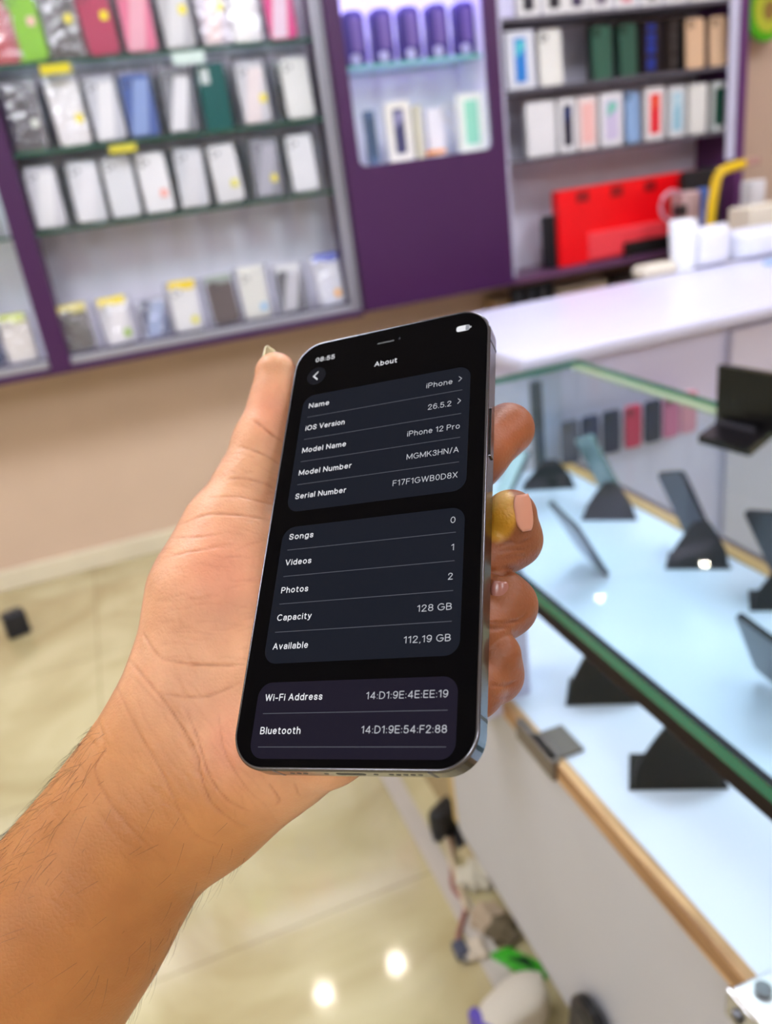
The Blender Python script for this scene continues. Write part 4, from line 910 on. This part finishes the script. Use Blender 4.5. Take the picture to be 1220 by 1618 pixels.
def build_hand(h):
    lo = np.array([-215, -330, -318.0]); hi = np.array([62, 66, -205.0])
    B = 8; n = np.ceil((hi-lo)/(h*B)).astype(int)*B
    F = np.full(n+1, 9.0, np.float32)
    nb = n//B
    cc = np.stack(np.meshgrid(*[np.arange(k) for k in nb], indexing='ij'), -1).reshape(-1, 3)
    ctr = lo+(cc*B+B/2)*h
    v = hand_sdf(ctr); act = np.abs(v) < B*h*1.05
    # coarse sign for the rest
    ins = cc[(v < 0) & ~act]
    for c in ins: F[c[0]*B:c[0]*B+B+1, c[1]*B:c[1]*B+B+1, c[2]*B:c[2]*B+B+1] = -9
    loc = np.stack(np.meshgrid(*[np.arange(B+1)]*3, indexing='ij'), -1).reshape(-1, 3)
    A = cc[act]
    for i in range(0, len(A), 400):
        g = (A[i:i+400, None, :]*B+loc[None]).reshape(-1, 3)
        F[g[:, 0], g[:, 1], g[:, 2]] = hand_sdf(lo+g*h)
    # surface nets
    S = F < 0
    c8 = [(a, b, c) for a in (0, 1) for b in (0, 1) for c in (0, 1)]
    cnt = sum(S[a:a+n[0], b:b+n[1], c:c+n[2]].astype(np.int8) for a, b, c in c8)
    cells = np.argwhere((cnt > 0) & (cnt < 8))
    idx = -np.ones(n, np.int32); idx[tuple(cells.T)] = np.arange(len(cells))
    acc = np.zeros((len(cells), 3)); num = np.zeros(len(cells))
    for a in c8:
        for ax in range(3):
            if a[ax]: continue
            b = list(a); b[ax] = 1
            fa = F[cells[:, 0]+a[0], cells[:, 1]+a[1], cells[:, 2]+a[2]]; fb = F[cells[:, 0]+b[0], cells[:, 1]+b[1], cells[:, 2]+b[2]]
            m = (fa < 0) != (fb < 0); t = np.where(m, fa/(fa-fb+1e-12), 0)
            p = np.array(a, float)[None].repeat(len(cells), 0); p[:, ax] += t
            acc[m] += p[m]; num[m] += 1
    V = lo+(cells+acc/num[:, None])*h
    quads = []
    for ax in range(3):
        sl0 = [slice(None)]*3; sl1 = [slice(None)]*3; sl0[ax] = slice(0, n[ax]); sl1[ax] = slice(1, n[ax]+1)
        a = S[tuple(sl0)]; b = S[tuple(sl1)]; e = np.argwhere(a != b)
        u, w_ = [(1, 2), (2, 0), (0, 1)][ax]
        ok = (e[:, u] > 0) & (e[:, w_] > 0) & (e[:, u] < n[u]) & (e[:, w_] < n[w_]); e = e[ok]
        fl = a[tuple(e.T)]
        q = []
        for du, dw in ((0, 0), (-1, 0), (-1, -1), (0, -1)):
            g = e.copy(); g[:, u] += du; g[:, w_] += dw; q.append(idx[tuple(g.T)])
        q = np.stack(q, 1); q[~fl] = q[~fl][:, ::-1]; quads.append(q)
    Q = np.concatenate(quads); Q = Q[(Q >= 0).all(1)]
    return V, Q
VH, QH = build_hand(.6)
# vertex normals from the field
e_ = .4
def grad(P):
    g = np.stack([hand_sdf(P+np.eye(3)[i]*e_)-hand_sdf(P-np.eye(3)[i]*e_) for i in range(3)], 1)
    return g/np.maximum(np.linalg.norm(g, axis=1, keepdims=True), 1e-9)
NH = grad(VH)
pxv = CXp+FPX*VH[:, 0]/-VH[:, 2]; pyv = CYp-FPX*VH[:, 1]/-VH[:, 2]
def groove(pts, wd, vary=0):
    """smooth tapered line in the skin; 0..1 per vertex"""
    if len(pts) > 2: pts = SP(*pts)
    lo_ = np.min(pts, 0)-12; hi_ = np.max(pts, 0)+12
    m = np.where((pxv > lo_[0]) & (pxv < hi_[0]) & (pyv > lo_[1]) & (pyv < hi_[1]) & (NH[:, 2] > -.2))[0]
    X_, Y_ = pxv[m], pyv[m]; d = np.full(len(m), 1e9); ar = np.zeros(len(m)); acc_ = 0
    for (x0, y0), (x1, y1) in zip(pts[:-1], pts[1:]):
        L2 = (x1-x0)**2+(y1-y0)**2+1e-9; t = np.clip(((X_-x0)*(x1-x0)+(Y_-y0)*(y1-y0))/L2, 0, 1)
        dd = np.hypot(X_-x0-t*(x1-x0), Y_-y0-t*(y1-y0)); b_ = dd < d; d[b_] = dd[b_]; ar[b_] = (acc_+t*math.sqrt(L2))[b_]; acc_ += math.sqrt(L2)
    f_ = np.clip(ar/acc_, 0, 1); tp = np.clip(np.sin(np.pi*(.04+.92*f_)), 0, 1)**.6*(1-.35*np.sin(ar*.11+pts[0][0])**2)
    out_ = np.zeros(len(pxv)); out_[m] = np.exp(-(d/wd)**2)*tp; return out_
front = np.clip(NH[:, 2]*2+.5, 0, 1)
disp = np.zeros(len(VH))
CR = [ # crease line in the skin, half width px, depth mm
 ([(398, 663), (412, 672), (428, 684), (446, 697)], 4.5, 1.1), ([(380, 706), (400, 712), (425, 722), (440, 733)], 4, .6), ([(360, 757), (385, 756), (415, 763), (432, 772)], 4, .55),
 ([(330, 787), (370, 784), (400, 790), (428, 797)], 4, .4), ([(285, 829), (320, 815), (350, 812), (385, 815), (425, 822)], 4.5, .5), ([(272, 850), (320, 848), (350, 843)], 4, .35),
 ([(258, 882), (300, 872), (352, 864)], 4, .35), ([(255, 1042), (300, 1049), (345, 1052), (385, 1050)], 5, .8), ([(225, 1000), (245, 1030), (262, 1045)], 5, .5),
 ([(252, 1095), (290, 1101), (330, 1100), (378, 1080)], 4.5, .5), ([(205, 1045), (240, 1085), (275, 1130), (310, 1190), (315, 1220), (335, 1270), (372, 1300), (388, 1306)], 6, 1.1),
 ([(290, 1115), (310, 1160), (330, 1225), (360, 1265), (395, 1282)], 5, .8), ([(180, 1075), (215, 1150), (255, 1220), (300, 1310), (345, 1335)], 6, .45),
 ([(150, 1120), (165, 1180), (150, 1220), (190, 1290), (260, 1360)], 7, .45), ([(424, 1238), (440, 1262), (436, 1272)], 3.5, .7), ([(465, 1237), (470, 1252), (474, 1258)], 3.5, .6),
 ([(345, 1130), (355, 1190), (385, 1240), (405, 1262)], 6, .5),
 # folded joints of the fingers
 ([(783, 862), (805, 856), (822, 858), (840, 850)], 3.2, .7), ([(788, 872), (808, 868), (826, 868), (838, 862)], 2.8, .5), ([(786, 882), (808, 880), (828, 878)], 2.8, .5),
 ([(775, 983), (800, 984), (822, 979), (832, 970)], 3.5, 1.2), ([(775, 1082), (800, 1083), (816, 1078)], 3.5, .9), ([(776, 1100), (792, 1104), (806, 1100)], 3, .5),
 ([(766, 900), (790, 904), (814, 899)], 9, 2.2), ([(768, 990), (786, 992), (802, 990)], 7, 1.8)]
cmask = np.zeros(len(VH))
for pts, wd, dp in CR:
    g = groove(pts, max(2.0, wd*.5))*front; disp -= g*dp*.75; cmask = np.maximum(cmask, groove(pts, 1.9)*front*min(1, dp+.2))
rs = np.random.RandomState(3)
def rnd_lines(n_l, bx, ang, spread, ln, dp, wd=1.9, cm=.0):
    global disp, cmask
    for _ in range(n_l):
        x0, y0 = rs.uniform(bx[0], bx[1]), rs.uniform(bx[2], bx[3]); a_ = ang+rs.uniform(-spread, spread); l_ = rs.uniform(*ln); cv = rs.uniform(-.12, .12)*l_
        g = groove([(x0, y0), (x0+l_*.5*math.cos(a_)-cv*math.sin(a_), y0+l_*.5*math.sin(a_)+cv*math.cos(a_)), (x0+l_*math.cos(a_), y0+l_*math.sin(a_))], wd)*front
        disp = disp-g*dp; cmask = np.maximum(cmask, g*cm)
rnd_lines(46, (235, 400, 860, 1050), 0, .3, (25, 70), .16, cm=.22)
rnd_lines(22, (260, 400, 860, 1050), 1.2, .3, (20, 50), .14, cm=.12)
rnd_lines(40, (200, 330, 1040, 1250), .95, .25, (40, 110), .18, 2.1, .22)
rnd_lines(26, (290, 390, 1120, 1290), 1.0, .4, (30, 80), .18, 2.0, .2)
rnd_lines(40, (60, 260, 1120, 1480), .9, .3, (40, 130), .12, 2.4, .1)
rnd_lines(30, (330, 440, 690, 860), .12, .25, (20, 60), .13, 1.8, .16)
keep = phone_sdf(VH) > .6
VH = VH+NH*(disp*keep)[:, None]
# skin tone by area of the body (palm side paler and pinker, back of the fingers browner and lowered for the phone's shade, yellow stain on one fingertip)
def ss(a, b, x): t = np.clip((x-a)/(b-a), 0, 1); return t*t*(3-2*t)
lin = lambda c: np.array(srgb(*c)[:3])
palmc, pinkc, armc, backc, yel, wristc = lin((228, 172, 132)), lin((232, 156, 124)), lin((184, 122, 66)), lin((148, 88, 52)), lin((214, 160, 44)), lin((206, 144, 90))
u_ = (pxv-228)*-.57+(pyv-1150)*.82      # along the forearm in px
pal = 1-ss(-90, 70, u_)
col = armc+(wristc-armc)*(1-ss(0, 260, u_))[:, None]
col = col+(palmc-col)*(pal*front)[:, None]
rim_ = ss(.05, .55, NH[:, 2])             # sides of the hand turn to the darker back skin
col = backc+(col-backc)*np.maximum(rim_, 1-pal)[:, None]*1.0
pk = np.maximum(np.exp(-(((pxv-350)/70)**2+((pyv-900)/75)**2)), np.exp(-(((pxv-425)/32)**2+((pyv-645)/45)**2)))
pk = np.maximum(pk, .8*np.exp(-(((pxv-360)/40)**2+((pyv-1170)/60)**2)))
col = col+(pinkc-col)*(pk*.75*front)[:, None]
ft = ss(764, 772, pxv)
col = col+(lin((146, 86, 50))-col)*ft[:, None]  # brown finger skin, darkened further with the phone's shade put into the tone
col = col+(lin((172, 98, 58))-col)*(ft*np.exp(-(((pxv-805)/40)**2+((pyv-680)/45)**2)))[:, None]
st = 1-ss(.62, 1.08, np.hypot((pxv-786)/34, (pyv-812)/48)**1.5); st = st*ss(760, 770, pxv)
col = col+(yel-col)*(st*.85)[:, None]
st2 = st*(1-ss(775, 815, pyv)); col = col+(lin((236, 196, 130))-col)*(st2*.8)[:, None]
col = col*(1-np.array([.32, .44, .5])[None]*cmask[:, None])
RMn = np.array(RM); base = K(228, 1232, 256)
def to_local(P): return (np.atleast_2d(P)-base)/1000@RMn.T
me = bpy.data.meshes.new('person')
VL = to_local(VH)
me.vertices.add(len(VL)); me.vertices.foreach_set('co', VL.astype(np.float32).ravel())
me.loops.add(len(QH)*4); me.loops.foreach_set('vertex_index', QH.astype(np.int32).ravel())
me.polygons.add(len(QH)); me.polygons.foreach_set('loop_start', np.arange(0, len(QH)*4, 4, dtype=np.int32)); me.polygons.foreach_set('loop_total', np.full(len(QH), 4, np.int32))
me.update(calc_edges=True); me.validate()
me.polygons.foreach_set('use_smooth', np.ones(len(me.polygons), bool))
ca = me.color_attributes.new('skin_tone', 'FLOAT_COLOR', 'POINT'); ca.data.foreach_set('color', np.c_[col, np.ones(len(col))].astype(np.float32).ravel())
def m_skin():
    m, nt, out = newmat('skin'); N = nt.nodes.new; L = nt.links.new
    b = N('ShaderNodeBsdfPrincipled'); L(b.outputs[0], out.inputs[0])
    at_ = N('ShaderNodeAttribute'); at_.attribute_name = 'skin_tone'
    tc = N('ShaderNodeTexCoord'); no = N('ShaderNodeTexNoise'); no.inputs['Scale'].default_value = 90; no.inputs['Detail'].default_value = 5; L(tc.outputs['Object'], no.inputs[0])
    r = N('ShaderNodeValToRGB'); L(no.outputs[0], r.inputs[0]); r.color_ramp.elements[0].position = .3; r.color_ramp.elements[1].position = .7
    r.color_ramp.elements[0].color = (.86, .82, .8, 1); r.color_ramp.elements[1].color = (1, 1, 1, 1)
    mx = N('ShaderNodeMix'); mx.data_type = 'RGBA'; mx.blend_type = 'MULTIPLY'; mx.inputs[0].default_value = 1
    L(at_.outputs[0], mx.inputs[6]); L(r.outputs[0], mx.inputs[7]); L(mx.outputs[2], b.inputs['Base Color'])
    b.inputs['Roughness'].default_value = .46; b.inputs['Specular IOR Level'].default_value = .42
    b.inputs['Subsurface Weight'].default_value = .25; b.inputs['Subsurface Radius'].default_value = (1, .35, .18); b.inputs['Subsurface Scale'].default_value = .002
    vo = N('ShaderNodeTexVoronoi'); vo.feature = 'DISTANCE_TO_EDGE'; vo.inputs['Scale'].default_value = 700; L(tc.outputs['Object'], vo.inputs[0])
    n2 = N('ShaderNodeTexNoise'); n2.inputs['Scale'].default_value = 420; n2.inputs['Detail'].default_value = 4; L(tc.outputs['Object'], n2.inputs[0])
    ad = N('ShaderNodeMath'); ad.operation = 'ADD'; L(vo.outputs[0], ad.inputs[0]); L(n2.outputs[0], ad.inputs[1])
    bp = N('ShaderNodeBump'); bp.inputs['Strength'].default_value = .35; bp.inputs['Distance'].default_value = .0004
    L(ad.outputs[0], bp.inputs['Height']); L(bp.outputs[0], b.inputs['Normal']); return m
me.materials.append(m_skin())
person = bpy.data.objects.new('person', me); C.objects.link(person)
person.location = CAM + RM @ Vector(base/1000)
tag(person, 'bare forearm and left hand of a person holding up the black phone', 'person')
# nails
NAIL = pm((226, 170, 150), .22, spec=.6, var=.04); NAILT = pm((226, 214, 170), .25, spec=.6, var=.04)
def nail(ctr, nrm, ldir, half_len, R, ang, mat, label=None, tipw=.55):
    nrm = np.array(nrm, float); nrm /= np.linalg.norm(nrm); l = np.array(ldir, float); l -= nrm*(l@nrm); l /= np.linalg.norm(l); s = np.cross(l, nrm)
    bm = bmesh.new(); g = []
    for lay, off in ((0, 0), (1, -.5)):
        rows = []
        for j in range(13):
            v = j/12*2-1; wv = (1-abs(v)**3.2*(1-tipw if v > 0 else .55))
            rows.append([bm.verts.new(tuple(to_local(ctr+l*v*half_len+s*math.sin(u*ang*wv)*R+nrm*((math.cos(u*ang*wv)-1)*R+off-.3*v*v))[0])) for u in np.linspace(-1, 1, 11)])
        g.append(rows)
    for rows in g:
        for j in range(12):
            for i in range(10): bm.faces.new((rows[j][i], rows[j][i+1], rows[j+1][i+1], rows[j+1][i]))
    a, b = g
    for j in range(12):
        for i in (0, 10): bm.faces.new((a[j][i], a[j+1][i], b[j+1][i], b[j][i]))
    for i in range(10):
        for j in (0, 12): bm.faces.new((a[j][i], a[j][i+1], b[j][i+1], b[j][i]))
    o = link('fingernail', bm, mat, person, True)
    if label: o['label'] = label
    return o
n_ = np.array([.40, .02, .91]); n_ /= np.linalg.norm(n_)
nail(K(807, 811, 242.2)+n_*8.12, n_, (-.1, 1, .12), 5.4, 5.4, .60, pm((206, 144, 120), .28, spec=.5, var=.04), None, .7)
n_ = np.array([.1, .1, .95]); n_ /= np.linalg.norm(n_)
nail(K(781, 934, 235)+n_*7.6, n_, (.1, 1, 0), 2.7, 4.5, .6, pm((160, 104, 92), .25, spec=.5, var=.04), None, .75)
n_ = np.array([-.80, .12, -.45]); n_ /= np.linalg.norm(n_)
nail(K(436, 590, 291)+n_*7.6+np.array([1.6, 1.8, 0]), n_, (.34, .94, -.05), 8.0, 6.6, 1.15, NAILT, 'pale overgrown thumb nail', .2)
# fine hairs on the forearm
hm = bmesh.new(); rs = np.random.RandomState(9)
cand = np.where((u_ > 40) & (NH[:, 2] > -.5) & (pyv < 1700) & (pxv > -60))[0]
wgt = .15+1.2*(1-ss(0, 130, (pxv-128)*.82+(pyv-1148)*.57))+.5*(1-front[...])
wgt = wgt[cand]; pick = rs.choice(cand, 620, p=wgt/wgt.sum(), replace=False)
axis = K(340, 1000, 256)-K(160, 1300, 256); axis /= np.linalg.norm(axis)
for i in pick:
    nn_ = NH[i]; t = -axis*.9+np.cross(nn_, axis)*rs.uniform(-.5, .9)+nn_*rs.uniform(.15, .7); t /= np.linalg.norm(t)
    Lh = rs.uniform(4, 10); P0 = VH[i]; pts = []
    for k in range(5):
        s_ = k/4; pts.append(to_local(P0+t*Lh*s_-nn_*s_*s_*Lh*.22-axis*s_*s_*Lh*.2)[0])
    atube(hm, [tuple(p) for p in pts], [.00004, .000038, .00003, .00002, .000008], 3)
hair = link('arm_hair', hm, pm((40, 24, 14), .5), person, True); hair['kind'] = 'stuff'; hair['label'] = 'fine dark hairs on the forearm'
